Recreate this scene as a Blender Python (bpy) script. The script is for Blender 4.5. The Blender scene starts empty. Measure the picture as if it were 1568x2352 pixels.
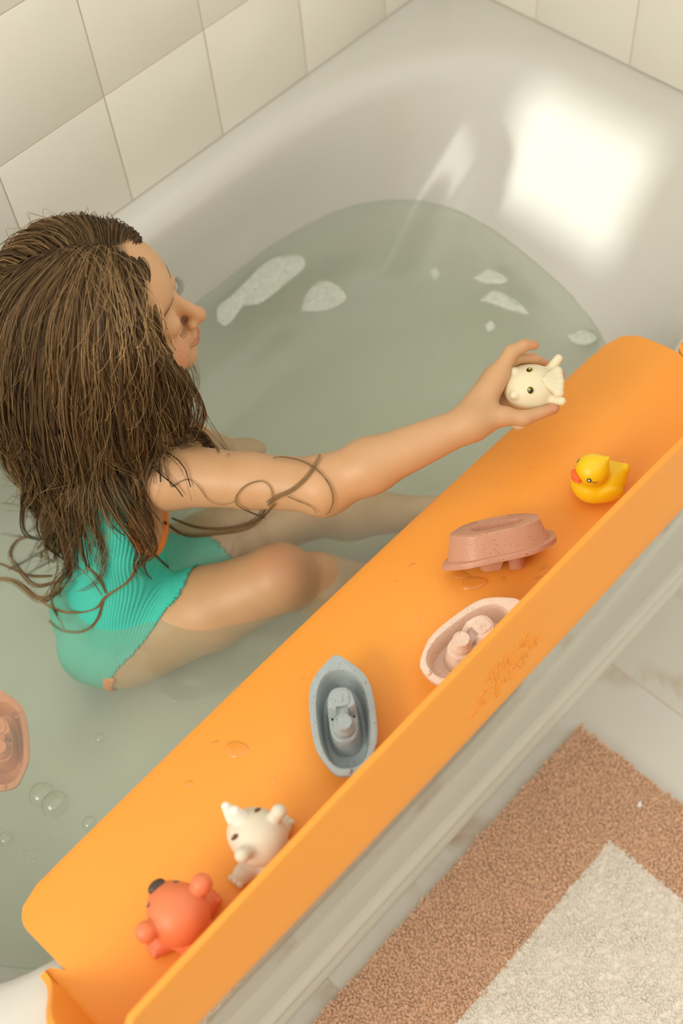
import bpy, math, random
import numpy as np
from math import radians, sin, cos, pi

# ------------------------------------------------------------------ camera, light, exposure
scene = bpy.context.scene
col = scene.collection
rng = np.random.default_rng(7)
random.seed(7)

FPX = 2824.0                       # focal length in pixels of the 1568 x 2352 frame
CAM = np.array([0.316, -0.357, 1.649])
YAW, PITCH, ROLL = radians(49.638), radians(56.463), radians(-7.176)
_f = np.array([cos(PITCH) * cos(YAW), cos(PITCH) * sin(YAW), -sin(PITCH)])
_r = np.cross(_f, [0, 0, 1.0]); _r /= np.linalg.norm(_r)
_u = np.cross(_r, _f)
RT = cos(ROLL) * _r + sin(ROLL) * _u
UP = -sin(ROLL) * _r + cos(ROLL) * _u
FW = _f

cam_data = bpy.data.cameras.new('camera')
cam_data.sensor_width = 36.0
cam_data.lens = FPX / 2352.0 * 36.0
cam_data.clip_start = 0.05
cam_data.dof.use_dof = True
cam_data.dof.focus_distance = 1.30
cam_data.dof.aperture_fstop = 3.2
cam = bpy.data.objects.new('camera', cam_data)
from mathutils import Matrix, Vector, Euler
cam.matrix_world = Matrix(((RT[0], UP[0], -FW[0], CAM[0]), (RT[1], UP[1], -FW[1], CAM[1]), (RT[2], UP[2], -FW[2], CAM[2]), (0, 0, 0, 1)))
col.objects.link(cam)
scene.camera = cam

world = bpy.data.worlds.new('world'); scene.world = world
world.use_nodes = True
world.node_tree.nodes['Background'].inputs[0].default_value = (1.0, 0.99, 0.945, 1)
world.node_tree.nodes['Background'].inputs[1].default_value = 1.18

def area(name, loc, target, sx, sy, power, colr):
    d = bpy.data.lights.new(name, 'AREA'); d.shape = 'RECTANGLE'; d.size = sx; d.size_y = sy
    d.energy = power; d.color = colr
    o = bpy.data.objects.new(name, d); o.location = loc
    v = Vector(target) - Vector(loc)
    o.rotation_euler = v.to_track_quat('-Z', 'Y').to_euler()
    col.objects.link(o); return o
area('window_daylight', (-1.25, 0.15, 1.75), (0.75, 0.30, 0.45), 1.1, 1.2, 30, (1.0, 0.95, 0.85))

sun_d = bpy.data.lights.new('sun', 'SUN'); sun_d.energy = 3.0; sun_d.angle = radians(1.2); sun_d.color = (0.96, 1.0, 0.95)
sun = bpy.data.objects.new('sun', sun_d); col.objects.link(sun)
SUN_DIR = Vector((0.86, 0.12, -0.40)).normalized()
sun.rotation_euler = SUN_DIR.to_track_quat('-Z', 'Y').to_euler()

scene.view_settings.view_transform = 'Standard'
scene.view_settings.look = 'None'
scene.view_settings.exposure = 0.0
scene.view_settings.gamma = 1.0
scene.view_settings.use_curve_mapping = False
try:
    scene.cycles.use_denoising = True
    scene.cycles.max_bounces = 7
    scene.cycles.diffuse_bounces = 4
    scene.cycles.glossy_bounces = 3
    scene.cycles.use_adaptive_sampling = True
    scene.cycles.adaptive_threshold = 0.02
    scene.cycles.transparent_max_bounces = 12
    scene.cycles.sample_clamp_indirect = 6.0
except Exception:
    pass

# ------------------------------------------------------------------ helpers
def ray(px, py):
    return RT * ((px - 784) / FPX) + UP * (-(py - 1176) / FPX) + FW
def P(px, py, z):                  # world point at height z seen at a pixel
    d = ray(px, py); t = (z - CAM[2]) / d[2]
    return CAM + t * d
def PD(px, py, depth):             # world point at a given depth
    return CAM + ray(px, py) * depth
def A(*v): return np.array(v, float)
def nrm(v):
    v = np.asarray(v, float); return v / np.linalg.norm(v)

def link(o, parent=None):
    col.objects.link(o)
    if parent is not None: o.parent = parent
    return o
def tag(o, label=None, cat=None, group=None, kind=None):
    if label: o['label'] = label
    if cat: o['category'] = cat
    if group: o['group'] = group
    if kind: o['kind'] = kind
    return o
def thing(name, label, cat, loc=(0, 0, 0), rot=(0, 0, 0), group=None):
    o = bpy.data.objects.new(name, None); o.empty_display_size = 0.02
    o.location = loc; o.rotation_euler = rot; link(o)
    return tag(o, label, cat, group)

def mesh_obj(name, V, Fc, mat, parent=None, smooth=True):
    V = np.asarray(V, np.float32); me = bpy.data.meshes.new(name)
    if isinstance(Fc, np.ndarray):
        n, k = Fc.shape
        me.vertices.add(len(V)); me.vertices.foreach_set('co', V.ravel())
        me.loops.add(n * k); me.loops.foreach_set('vertex_index', Fc.astype(np.int32).ravel())
        me.polygons.add(n); me.polygons.foreach_set('loop_start', np.arange(0, n * k, k, dtype=np.int32))
        me.update(calc_edges=True); me.validate()
    else:
        me.from_pydata([tuple(map(float, v)) for v in V], [], Fc); me.update()
    if smooth:
        me.polygons.foreach_set('use_smooth', np.ones(len(me.polygons), dtype=bool))
    o = bpy.data.objects.new(name, me)
    if mat: me.materials.append(mat)
    return link(o, parent)

class MB:                          # collects shapes into one mesh
    def __init__(s): s.v = []; s.f = []
    def add(s, V, F):
        b = len(s.v); s.v += [tuple(map(float, p)) for p in V]; s.f += [tuple(i + b for i in f) for f in F]
    def box(s, lo, hi, bev=0.0):
        x0, y0, z0 = lo; x1, y1, z1 = hi
        if bev <= 0:
            V = [(x0,y0,z0),(x1,y0,z0),(x1,y1,z0),(x0,y1,z0),(x0,y0,z1),(x1,y0,z1),(x1,y1,z1),(x0,y1,z1)]
            s.add(V, [(0,3,2,1),(4,5,6,7),(0,1,5,4),(1,2,6,5),(2,3,7,6),(3,0,4,7)])
            return
        import itertools
        c = A((x0+x1)/2, (y0+y1)/2, (z0+z1)/2); h = A(x1-x0, y1-y0, z1-z0) / 2
        import bmesh
        bm = bmesh.new(); bmesh.ops.create_cube(bm, size=2)
        for v in bm.verts: v.co = Vector(c + A(*v.co) * h)
        bmesh.ops.bevel(bm, geom=bm.edges[:] + bm.verts[:], offset=bev, segments=2, affect='EDGES', profile=0.5)
        bm.verts.index_update()
        s.add([v.co for v in bm.verts], [[v.index for v in f.verts] for f in bm.faces]); bm.free()
    def loft(s, rings, close=True, cap0=False, cap1=False):
        n = len(rings[0]); b = len(s.v)
        for r in rings: s.v += [tuple(map(float, p)) for p in r]
        for i in range(len(rings) - 1):
            for j in range(n if close else n - 1):
                k = (j + 1) % n
                s.f.append((b + i*n + j, b + i*n + k, b + (i+1)*n + k, b + (i+1)*n + j))
        if cap0: s.f.append(tuple(b + j for j in range(n))[::-1])
        if cap1: s.f.append(tuple(b + (len(rings)-1)*n + j for j in range(n)))
    def tube(s, pts, rad, sides=8, caps=True):
        pts = [A(*p) for p in pts]; rings = []
        if np.isscalar(rad): rad = [rad] * len(pts)
        ref = A(0, 0, 1.0)
        for i, p in enumerate(pts):
            t = nrm(pts[min(i+1, len(pts)-1)] - pts[max(i-1, 0)])
            a = np.cross(t, ref)
            if np.linalg.norm(a) < 1e-3: a = np.cross(t, A(1, 0, 0))
            a = nrm(a); b2 = np.cross(a, t)
            rings.append([p + rad[i] * (cos(2*pi*j/sides) * a + sin(2*pi*j/sides) * b2) for j in range(sides)])
        s.loft(rings, True, caps, caps)
    def build(s, name, mat, parent=None, smooth=True, sharp=None):
        o = mesh_obj(name, np.array(s.v), s.f, mat, parent, smooth)
        if sharp is not None:
            import bmesh
            bm = bmesh.new(); bm.from_mesh(o.data)
            bmesh.ops.recalc_face_normals(bm, faces=bm.faces[:])
            for e in bm.edges:
                if len(e.link_faces) == 2 and e.calc_face_angle(0) > radians(sharp): e.smooth = False
            bm.to_mesh(o.data); bm.free()
        return o

# ---- signed distance modelling: smooth unions of rounded shapes, polygonised with surface nets
def d_cone(X, a, b, r1, r2):
    ab = b - a; L2 = max(ab @ ab, 1e-12)
    t = np.clip(((X - a) @ ab) / L2, 0, 1)
    return np.linalg.norm(X - (a + t[..., None] * ab), axis=-1) - (r1 + (r2 - r1) * t)
def d_ell(X, c, r, M):
    q = (X - c) @ M                # M: columns are the ellipsoid's axes
    k0 = np.linalg.norm(q / r, axis=-1); k1 = np.linalg.norm(q / (r * r), axis=-1) + 1e-9
    return k0 * (k0 - 1) / k1
def smin(a, b, k):
    if k <= 0: return np.minimum(a, b)
    h = np.maximum(k - np.abs(a - b), 0) / k
    return np.minimum(a, b) - h * h * k * 0.25
def cone(a, b, r1, r2, k=0.01): return ('c', A(*a), A(*b), r1, r2, k)
def ball(c, r, k=0.01): return ('c', A(*c), A(*c) + 1e-6, r, r, k)
def ell(c, r, M=None, k=0.01): return ('e', A(*c), A(*r), np.eye(3) if M is None else M, k)
def cut(p): return ('-',) + p      # smooth subtraction
class Field:
    def __init__(s, prims, h, pad=0.012, lo=None, hi=None):
        s.h = h
        bl, bh = [], []
        for p in prims:
            q = p[1:] if p[0] == '-' else p
            if p[0] == '-': continue
            if q[0] == 'c':
                m = max(q[3], q[4]); bl.append(np.minimum(q[1], q[2]) - m); bh.append(np.maximum(q[1], q[2]) + m)
            else:
                m = (np.abs(q[3]) * q[2]).sum(1); bl.append(q[1] - m); bh.append(q[1] + m)
        s.lo = (np.min(bl, 0) - pad) if lo is None else A(*lo)
        hi2 = (np.max(bh, 0) + pad) if hi is None else A(*hi)
        s.n = np.ceil((hi2 - s.lo) / h).astype(int) + 1
        s.F = np.full(s.n, 0.5, np.float32)
        for p in prims: s.apply(p)
    def apply(s, p):
        sub = p[0] == '-'
        q = p[1:] if sub else p
        k = q[-1]
        if q[0] == 'c':
            m = max(q[3], q[4]); bl = np.minimum(q[1], q[2]) - m; bh = np.maximum(q[1], q[2]) + m
        else:
            m = (np.abs(q[3]) * q[2]).sum(1); bl = q[1] - m; bh = q[1] + m
        g = k + 4 * s.h + 0.006
        i0 = np.clip(np.floor((bl - g - s.lo) / s.h).astype(int), 0, s.n)
        i1 = np.clip(np.ceil((bh + g - s.lo) / s.h).astype(int) + 1, 0, s.n)
        if np.any(i1 <= i0): return
        X = np.stack(np.meshgrid(*[s.lo[a] + s.h * np.arange(i0[a], i1[a]) for a in range(3)], indexing='ij'), -1)
        d = d_cone(X, q[1], q[2], q[3], q[4]) if q[0] == 'c' else d_ell(X, q[1], q[2], q[3])
        sl = tuple(slice(i0[a], i1[a]) for a in range(3))
        old = s.F[sl]
        s.F[sl] = (-smin(-old, d, k) if sub else smin(old, d, k)).astype(np.float32)
    def grid(s):
        return np.stack(np.meshgrid(*[s.lo[a] + s.h * np.arange(s.n[a]) for a in range(3)], indexing='ij'), -1)
    def mesh(s, F=None):
        F = s.F if F is None else F
        S = F < 0
        cnt = np.zeros(np.array(S.shape) - 1, np.uint8)
        sl = [slice(0, -1), slice(1, None)]
        for a in (0, 1):
            for b in (0, 1):
                for c in (0, 1): cnt += S[sl[a], sl[b], sl[c]]
        act = (cnt > 0) & (cnt < 8)
        idx = np.argwhere(act)
        ids = np.full(act.shape, -1, np.int32); ids[act] = np.arange(len(idx))
        acc = np.zeros((len(idx), 3)); num = np.zeros(len(idx))
        corners = [(a, b, c) for a in (0, 1) for b in (0, 1) for c in (0, 1)]
        for i, ca in enumerate(corners):
            for cb in corners[i+1:]:
                if sum(abs(x - y) for x, y in zip(ca, cb)) != 1: continue
                fa = F[idx[:,0]+ca[0], idx[:,1]+ca[1], idx[:,2]+ca[2]]; fb = F[idx[:,0]+cb[0], idx[:,1]+cb[1], idx[:,2]+cb[2]]
                m = (fa < 0) != (fb < 0)
                t = np.where(m, fa / np.where(m, fa - fb, 1), 0)
                acc += np.where(m[:, None], np.array(ca) + t[:, None] * (np.array(cb) - np.array(ca)), 0); num += m
        V = s.lo + s.h * (idx + acc / num[:, None])
        quads = []
        for ax in range(3):
            o1, o2 = (ax + 1) % 3, (ax + 2) % 3
            a = [slice(None)] * 3; b = [slice(None)] * 3
            a[ax] = slice(0, -1); b[ax] = slice(1, None)
            for o in (o1, o2): a[o] = slice(1, -1); b[o] = slice(1, -1)
            sa, sb = S[tuple(a)], S[tuple(b)]
            e = np.argwhere(sa != sb); inside = sa[tuple(e.T)]
            e = e.copy(); e[:, o1] += 1; e[:, o2] += 1
            def cid(d1, d2):
                q = e.copy(); q[:, o1] += d1; q[:, o2] += d2
                return ids[q[:,0], q[:,1], q[:,2]]
            q = np.stack([cid(-1, -1), cid(0, -1), cid(0, 0), cid(-1, 0)], 1)
            q[~inside] = q[~inside][:, ::-1]
            quads.append(q)
        return V, np.concatenate(quads)
def sdf_obj(name, prims, h, mat, parent=None, smooth_it=0):
    fl = Field(prims, h); V, Q = fl.mesh()
    V = lap(V, Q, smooth_it)
    return mesh_obj(name, V, Q, mat, parent)
def lap(V, Q, it):
    for _ in range(it):
        acc = np.zeros_like(V); n = np.zeros(len(V))
        for a in range(4):
            i, j = Q[:, a], Q[:, (a+1) % 4]
            for c in range(3): acc[:, c] += np.bincount(i, V[j, c], len(V)) + np.bincount(j, V[i, c], len(V))
            n += np.bincount(i, minlength=len(V)) + np.bincount(j, minlength=len(V))
        V = 0.5 * V + 0.5 * acc / n[:, None]
    return V
def frame(fwd, up=(0, 0, 1)):      # columns: forward, left, up
    f = nrm(fwd); l = nrm(np.cross(up, f)); u = np.cross(f, l)
    return np.stack([f, l, u], 1)

# ---- materials
def srgb(r, g, b):
    f = lambda c: (c / 255 / 12.92) if c <= 10 else ((c / 255 + 0.055) / 1.055) ** 2.4
    return (f(r), f(g), f(b), 1)
def mat(name, colr, rough=0.5, spec=0.5, noise=0.0, nscale=20, bump=0.0, bscale=60, sss=0.0, coat=0.0, col2=None):
    m = bpy.data.materials.new(name); m.use_nodes = True
    nt = m.node_tree; bs = nt.nodes['Principled BSDF']
    bs.inputs['Roughness'].default_value = rough
    bs.inputs['Specular IOR Level'].default_value = spec
    bs.inputs['Coat Weight'].default_value = coat
    if sss:
        bs.inputs['Subsurface Weight'].default_value = sss
        bs.inputs['Subsurface Radius'].default_value = (1.0, 0.45, 0.25)
        bs.inputs['Subsurface Scale'].default_value = 0.006
    tc = nt.nodes.new('ShaderNodeTexCoord')
    n = nt.nodes.new('ShaderNodeTexNoise'); n.inputs['Scale'].default_value = nscale; n.inputs['Detail'].default_value = 4
    nt.links.new(tc.outputs['Object'], n.inputs['Vector'])
    mx = nt.nodes.new('ShaderNodeMix'); mx.data_type = 'RGBA'
    c2 = col2 if col2 else tuple(c * (1 - noise) for c in colr[:3]) + (1,)
    mx.inputs[6].default_value = colr; mx.inputs[7].default_value = c2
    rp = nt.nodes.new('ShaderNodeMapRange'); rp.inputs[1].default_value = 0.35; rp.inputs[2].default_value = 0.7
    nt.links.new(n.outputs[0], rp.inputs[0]); nt.links.new(rp.outputs[0], mx.inputs[0])
    nt.links.new(mx.outputs[2], bs.inputs['Base Color'])
    if bump:
        n2 = nt.nodes.new('ShaderNodeTexNoise'); n2.inputs['Scale'].default_value = bscale; n2.inputs['Detail'].default_value = 3
        nt.links.new(tc.outputs['Object'], n2.inputs['Vector'])
        bp = nt.nodes.new('ShaderNodeBump'); bp.inputs['Strength'].default_value = bump; bp.inputs['Distance'].default_value = 0.002
        nt.links.new(n2.outputs[0], bp.inputs['Height']); nt.links.new(bp.outputs[0], bs.inputs['Normal'])
    return m
def speckled(name, colr, speck, rough=0.5):
    m = mat(name, colr, rough, noise=0.06, nscale=40)
    nt = m.node_tree; bs = nt.nodes['Principled BSDF']
    tc = nt.nodes.new('ShaderNodeTexCoord'); mp = nt.nodes.new('ShaderNodeMapping'); mp.inputs['Scale'].default_value = (350, 900, 700)
    mp.inputs['Rotation'].default_value = (0.3, 0.2, 0.5)
    v = nt.nodes.new('ShaderNodeTexNoise'); v.inputs['Scale'].default_value = 1.0; v.inputs['Detail'].default_value = 1
    nt.links.new(tc.outputs['Object'], mp.inputs[0]); nt.links.new(mp.outputs[0], v.inputs['Vector'])
    r = nt.nodes.new('ShaderNodeMapRange'); r.inputs[1].default_value = 0.66; r.inputs[2].default_value = 0.72
    nt.links.new(v.outputs[0], r.inputs[0])
    mx = nt.nodes.new('ShaderNodeMix'); mx.data_type = 'RGBA'; mx.inputs[7].default_value = speck
    src = bs.inputs['Base Color'].links[0].from_socket
    nt.links.new(src, mx.inputs[6]); nt.links.new(r.outputs[0], mx.inputs[0]); nt.links.new(mx.outputs[2], bs.inputs['Base Color'])
    return m
def clear_mat(name, tint=(1, 1, 1, 1), ior=1.33, rough=0.0, milky=0.0, milk=(0.8, 0.8, 0.75, 1), gain=1.0):
    # thin clear film: see-through with a Fresnel sheen
    m = bpy.data.materials.new(name); m.use_nodes = True; nt = m.node_tree
    for n in list(nt.nodes):
        if n.type == 'BSDF_PRINCIPLED': nt.nodes.remove(n)
    out = nt.nodes['Material Output']
    t = nt.nodes.new('ShaderNodeBsdfTransparent'); t.inputs[0].default_value = tint
    g = nt.nodes.new('ShaderNodeBsdfGlossy'); g.inputs['Roughness'].default_value = rough
    f0 = ((ior - 1) / (ior + 1)) ** 2          # Schlick's Fresnel, the same from both sides of the film
    lw = nt.nodes.new('ShaderNodeLayerWeight'); lw.inputs[0].default_value = 0.5
    pw = nt.nodes.new('ShaderNodeMath'); pw.operation = 'POWER'; pw.inputs[1].default_value = 5.0
    fr = nt.nodes.new('ShaderNodeMath'); fr.operation = 'MULTIPLY_ADD'; fr.inputs[1].default_value = 1 - f0; fr.inputs[2].default_value = f0
    nt.links.new(lw.outputs['Facing'], pw.inputs[0]); nt.links.new(pw.outputs[0], fr.inputs[0])
    base = t.outputs[0]
    if milky:
        d = nt.nodes.new('ShaderNodeBsdfDiffuse'); d.inputs[0].default_value = milk
        m0 = nt.nodes.new('ShaderNodeMixShader'); m0.inputs[0].default_value = milky
        nt.links.new(t.outputs[0], m0.inputs[1]); nt.links.new(d.outputs[0], m0.inputs[2]); base = m0.outputs[0]
    mm = nt.nodes.new('ShaderNodeMath'); mm.operation = 'MULTIPLY'; mm.inputs[1].default_value = gain; mm.use_clamp = True
    nt.links.new(fr.outputs[0], mm.inputs[0])
    ms = nt.nodes.new('ShaderNodeMixShader')
    nt.links.new(mm.outputs[0], ms.inputs[0]); nt.links.new(base, ms.inputs[1]); nt.links.new(g.outputs[0], ms.inputs[2])
    nt.links.new(ms.outputs[0], out.inputs['Surface'])
    return m

M = {}
M['tile'] = mat('tile_glaze', srgb(238, 235, 224), 0.22, noise=0.03, nscale=3, bump=0.05, bscale=8)
M['grout'] = mat('grout', srgb(216, 205, 182), 0.9, noise=0.1, nscale=30)
M['acrylic'] = mat('acrylic', srgb(214, 212, 203), 0.14, noise=0.02, nscale=3)
M['panel'] = mat('panel_acrylic', srgb(200, 196, 180), 0.06, spec=1.0, noise=0.03, nscale=3, coat=1.0)
M['trim'] = mat('trim_plastic', srgb(214, 208, 192), 0.25)
M['orange'] = mat('orange_silicone', srgb(250, 164, 66), 0.48, spec=0.35, noise=0.03, nscale=6)
M['rug_tan'] = mat('rug_tan', srgb(243, 203, 170), 0.95, spec=0.1, noise=0.15, nscale=120)
M['rug_cream'] = mat('rug_cream', srgb(252, 244, 230), 0.95, spec=0.1, noise=0.05, nscale=120)
M['skin'] = None

# marble floor tiles
def marble():
    m = bpy.data.materials.new('marble'); m.use_nodes = True; nt = m.node_tree; bs = nt.nodes['Principled BSDF']
    bs.inputs['Roughness'].default_value = 0.25
    tc = nt.nodes.new('ShaderNodeTexCoord')
    n = nt.nodes.new('ShaderNodeTexNoise'); n.inputs['Scale'].default_value = 3.2; n.inputs['Detail'].default_value = 6; n.inputs['Distortion'].default_value = 1.1
    nt.links.new(tc.outputs['Object'], n.inputs['Vector'])
    sb = nt.nodes.new('ShaderNodeMath'); sb.operation = 'SUBTRACT'; sb.inputs[1].default_value = 0.5
    ab = nt.nodes.new('ShaderNodeMath'); ab.operation = 'ABSOLUTE'
    mr = nt.nodes.new('ShaderNodeMapRange'); mr.inputs[1].default_value = 0.0; mr.inputs[2].default_value = 0.036; mr.inputs[3].default_value = 1; mr.inputs[4].default_value = 0
    n2 = nt.nodes.new('ShaderNodeTexNoise'); n2.inputs['Scale'].default_value = 5; n2.inputs['Detail'].default_value = 2
    nt.links.new(tc.outputs['Object'], n2.inputs['Vector'])
    m2 = nt.nodes.new('ShaderNodeMapRange'); m2.inputs[1].default_value = 0.45; m2.inputs[2].default_value = 0.65
    mul = nt.nodes.new('ShaderNodeMath'); mul.operation = 'MULTIPLY'
    nt.links.new(n.outputs[0], sb.inputs[0]); nt.links.new(sb.outputs[0], ab.inputs[0]); nt.links.new(ab.outputs[0], mr.inputs[0])
    nt.links.new(n2.outputs[0], m2.inputs[0]); nt.links.new(mr.outputs[0], mul.inputs[0]); nt.links.new(m2.outputs[0], mul.inputs[1])
    mx = nt.nodes.new('ShaderNodeMix'); mx.data_type = 'RGBA'
    mx.inputs[6].default_value = srgb(216, 212, 200); mx.inputs[7].default_value = srgb(178, 148, 116)
    nt.links.new(mul.outputs[0], mx.inputs[0]); nt.links.new(mx.outputs[2], bs.inputs['Base Color'])
    return m
M['marble'] = marble()

ZR, ZW, YB, XE = 0.53, 0.362, 0.76, 1.60     # rim height, water height, long wall, end wall
# ------------------------------------------------------------------ the room
def wall_tiles(name, n0, n1, T, origin, eu, ev, nrmv, rows0, rows1):
    w = MB()
    u0, u1 = n0 * T, n1 * T; v0, v1 = rows0 * T, rows1 * T
    o = A(*origin); eu = A(*eu); ev = A(*ev); nv = A(*nrmv)
    q = [o + eu*u0 + ev*v0, o + eu*u1 + ev*v0, o + eu*u1 + ev*v1, o + eu*u0 + ev*v1]
    bk = [p - nv * 0.05 for p in q]
    w.add(q + bk, [(0,1,2,3), (7,6,5,4), (0,4,5,1), (1,5,6,2), (2,6,7,3), (3,7,4,0)])
    wo = w.build(name, M['grout'], None, False); tag(wo, kind='structure')
    t = MB(); g = 0.0010
    t.box((g, g, -0.002), (T - g, T - g, 0.0012), 0.0006)
    tm = None
    for i in range(n0, n1):
        for j in range(rows0, rows1):
            if tm is None:
                to = t.build('tile', M['tile'], wo, True, 30); tm = to.data
            else:
                to = link(bpy.data.objects.new('tile', tm), wo)
            jit = random.uniform(-0.0004, 0.0004)
            mw = Matrix(((eu[0], ev[0], nv[0], 0), (eu[1], ev[1], nv[1], 0), (eu[2], ev[2], nv[2], 0), (0, 0, 0, 1)))
            p = o + eu * i * T + ev * j * T + nv * jit
            mw.translation = Vector(p); to.matrix_world = mw
    return wo
T = 0.166
# tiles run right to left so that their faces look into the room
wall_tiles('wall_back', -3, 8, T, (1.138, YB + 0.0012, ZR + 0.001), (-1, 0, 0), (0, 0, 1), (0, -1, 0), 0, 9)
wall_tiles('wall_right', -1, 5, T, (XE + 0.0012, 0.584, ZR + 0.001), (0, -1, 0), (0, 0, 1), (-1, 0, 0), 0, 9)

# floor: marble tiles on a bed
fb = MB(); fb.box((-1.2, -1.8, -0.05), (1.75, 0.80, -0.0008))
floor = tag(fb.build('floor', mat('floor_grout', srgb(214, 196, 180), 0.9, noise=0.1), None, False), kind='structure')
TS = 0.60
ft = MB(); ft.box((0.0012, 0.0012, -0.0045), (TS - 0.0012, TS - 0.0012, 0.0), 0.001)
fm = None
for i in range(-4, 1):
    for j in range(-3, 1):
        if fm is None: to = ft.build('floor_tile', M['marble'], floor, True, 30); fm = to.data
        else: to = link(bpy.data.objects.new('floor_tile', fm), floor)
        to.location = (1.091 + i * TS, -0.45 + j * TS, 0)

# unseen left end wall, added to block the sun; its opening shapes one beam
PATCH = A(1.50, 0.40, 0.45)                  # where the sun beam lands inside the tub
WX = -1.45
tt = (WX - PATCH[0]) / SUN_DIR[0]
wc = PATCH + np.array(SUN_DIR) * tt
wy0, wy1 = wc[1] - 0.115, wc[1] + 0.115
wz0, wz1 = wc[2] - 0.10, wc[2] + 0.10
wl = MB()
def wquad(y0, y1, z0, z1): wl.box((WX - 0.08, y0, z0), (WX, y1, z1))
wquad(-1.8, wy0, 0, 3.2); wquad(wy1, 0.80, 0, 3.2); wquad(wy0, wy1, 0, wz0); wquad(wy0, wy1, wz1, 3.2)
plaster = mat('plaster', srgb(225, 220, 208), 0.8)
wf = MB(); wf.box((WX - 0.08, -1.88, 0), (1.70, -1.80, 2.6))  # unseen wall, added to dim the light from the camera side
tag(wf.build('light_block_wall_front', plaster, None, False), kind='structure')
tag(wl.build('sun_block_wall_left', plaster, None, False), kind='structure')

# ------------------------------------------------------------------ bathtub
def outline(x0, x1, y0, y1, al, ar, n, skew=0.0, N=40, S=16):
    yc, b = (y0 + y1) / 2, (y1 - y0) / 2
    pts = []
    for i in range(N + 1):                  # right end, front to back
        t = -pi/2 + pi * i / N; c, s = cos(t), sin(t)
        pts.append((x1 - ar + ar * abs(c) ** (2/n), yc + b * math.copysign(abs(s) ** (2/n), s)))
    for i in range(1, S):
        f = i / S; pts.append((x1 - ar + (x0 + al - x1 + ar) * f, y1))
    for i in range(N + 1):
        t = pi/2 + pi * i / N; c, s = cos(t), sin(t)
        pts.append((x0 + al - al * abs(c) ** (2/n), yc + b * math.copysign(abs(s) ** (2/n), s)))
    for i in range(1, S):
        f = i / S; pts.append((x0 + al + (x1 - ar - x0 - al) * f, y0))
    out = []
    for x, y in pts:
        w = max(0.0, (x - (x1 - ar)) / ar)
        out.append((x - skew * (0.54 - y) * w, y))
    return out
LV = [  # z, x0, x1, y0, y1, al, ar, n, skew
    (0.470, 0.020, 1.604, -0.008, 0.764, 0.08, 0.08, 24, 0),
    (0.520, 0.020, 1.604, -0.012, 0.764, 0.08, 0.08, 24, 0),
    (0.5292, 0.024, 1.604, -0.008, 0.764, 0.08, 0.08, 24, 0),
    (0.530, 0.030, 1.600, 0.000, 0.760, 0.08, 0.08, 20, 0),
    (0.530, 0.085, 1.583, 0.046, 0.738, 0.22, 0.42, 2.4, 0),
    (0.5285, 0.092, 1.574, 0.052, 0.732, 0.22, 0.42, 2.4, 0),
    (0.522, 0.108, 1.556, 0.064, 0.720, 0.22, 0.41, 2.4, 0),
    (0.512, 0.118, 1.540, 0.073, 0.711, 0.22, 0.40, 2.4, 0.02),
    (0.498, 0.124, 1.522, 0.078, 0.706, 0.22, 0.39, 2.45, 0.04),
    (0.440, 0.150, 1.462, 0.084, 0.703, 0.22, 0.36, 2.5, 0.10),
    (0.362, 0.187, 1.386, 0.092, 0.698, 0.22, 0.32, 2.6, 0.16),
    (0.280, 0.225, 1.320, 0.105, 0.685, 0.21, 0.28, 2.6, 0.16),
    (0.248, 0.250, 1.285, 0.122, 0.668, 0.20, 0.26, 2.6, 0.14),
    (0.222, 0.300, 1.235, 0.155, 0.635, 0.18, 0.24, 2.6, 0.12),
    (0.212, 0.350, 1.180, 0.200, 0.590, 0.15, 0.22, 2.6, 0.10),
    (0.208, 0.450, 1.050, 0.280, 0.510, 0.10, 0.15, 2.6, 0.05),
]
tub = thing('bathtub', 'white acrylic bathtub filled with cloudy water beside the tiled walls', 'bathtub', (0.8, 0.38, 0))
def to_local(o, parent):           # keep world placement when a mesh built in world space gets a parent
    o.parent = parent
    o.matrix_parent_inverse = Matrix.Translation(-Vector(parent.location)) if parent.rotation_euler == Euler((0,0,0)) else parent.matrix_basis.inverted()
    return o
mb = MB()
mb.loft([[(x, y, L[0]) for x, y in outline(*L[1:])] for L in LV], True, False, True)
to_local(mb.build('basin', M['acrylic'], None, True, 50), tub)
pn = MB(); pn.box((0.022, 0.012, 0.0), (1.597, 0.030, 0.50), 0.003)
to_local(pn.build('front_panel', M['panel'], None, True, 30), tub)
# moulded trim strip along the foot of the panel
prof = [(0.013, 0.0), (-0.007, 0.0), (-0.008, 0.008), (-0.006, 0.014), (-0.001, 0.017), (0.000, 0.021), (-0.002, 0.027), (0.000, 0.033), (0.006, 0.036), (0.013, 0.037)]
tr = MB(); tr.loft([[(0.02, y, z) for y, z in prof], [(1.597, y, z) for y, z in prof]], False)
to_local(tr.build('foot_trim', M['trim'], None, True, 50), tub)

# water: one closed body, its top rippled
wm = clear_mat('water', (0.97, 0.99, 0.96, 1), 1.33, 0.03, 0.15, srgb(230, 238, 216), 2.2)
nt = wm.node_tree
va = nt.nodes.new('ShaderNodeVolumeAbsorption'); va.inputs[0].default_value = (0.70, 0.80, 0.66, 1); va.inputs['Density'].default_value = 1.7
nt.links.new(va.outputs[0], nt.nodes['Material Output'].inputs['Volume'])
def water_h(x, y):
    e = np.clip((x - 1.0) / 0.35, 0, 1)
    a = 0.0009 * np.sin(34*x + 21*y) + 0.0007 * np.sin(60*x - 47*y + 1.3) + 0.0005 * np.sin(95*y + 28*x + 2)
    b = 0.0016 * np.sin(52*x + 70*y + 2*np.sin(18*x)) + 0.0011 * np.sin(110*x - 60*y + 2*np.sin(25*y)) + 0.0006 * np.sin(190*x + 130*y)
    return a * (0.7 + 0.3*e) + b * (0.14 + e) * 2.0
lvw = LV[10]
ow = np.array(outline(*lvw[1:])); cw = A(0.79, 0.40)
rings = []
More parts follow.
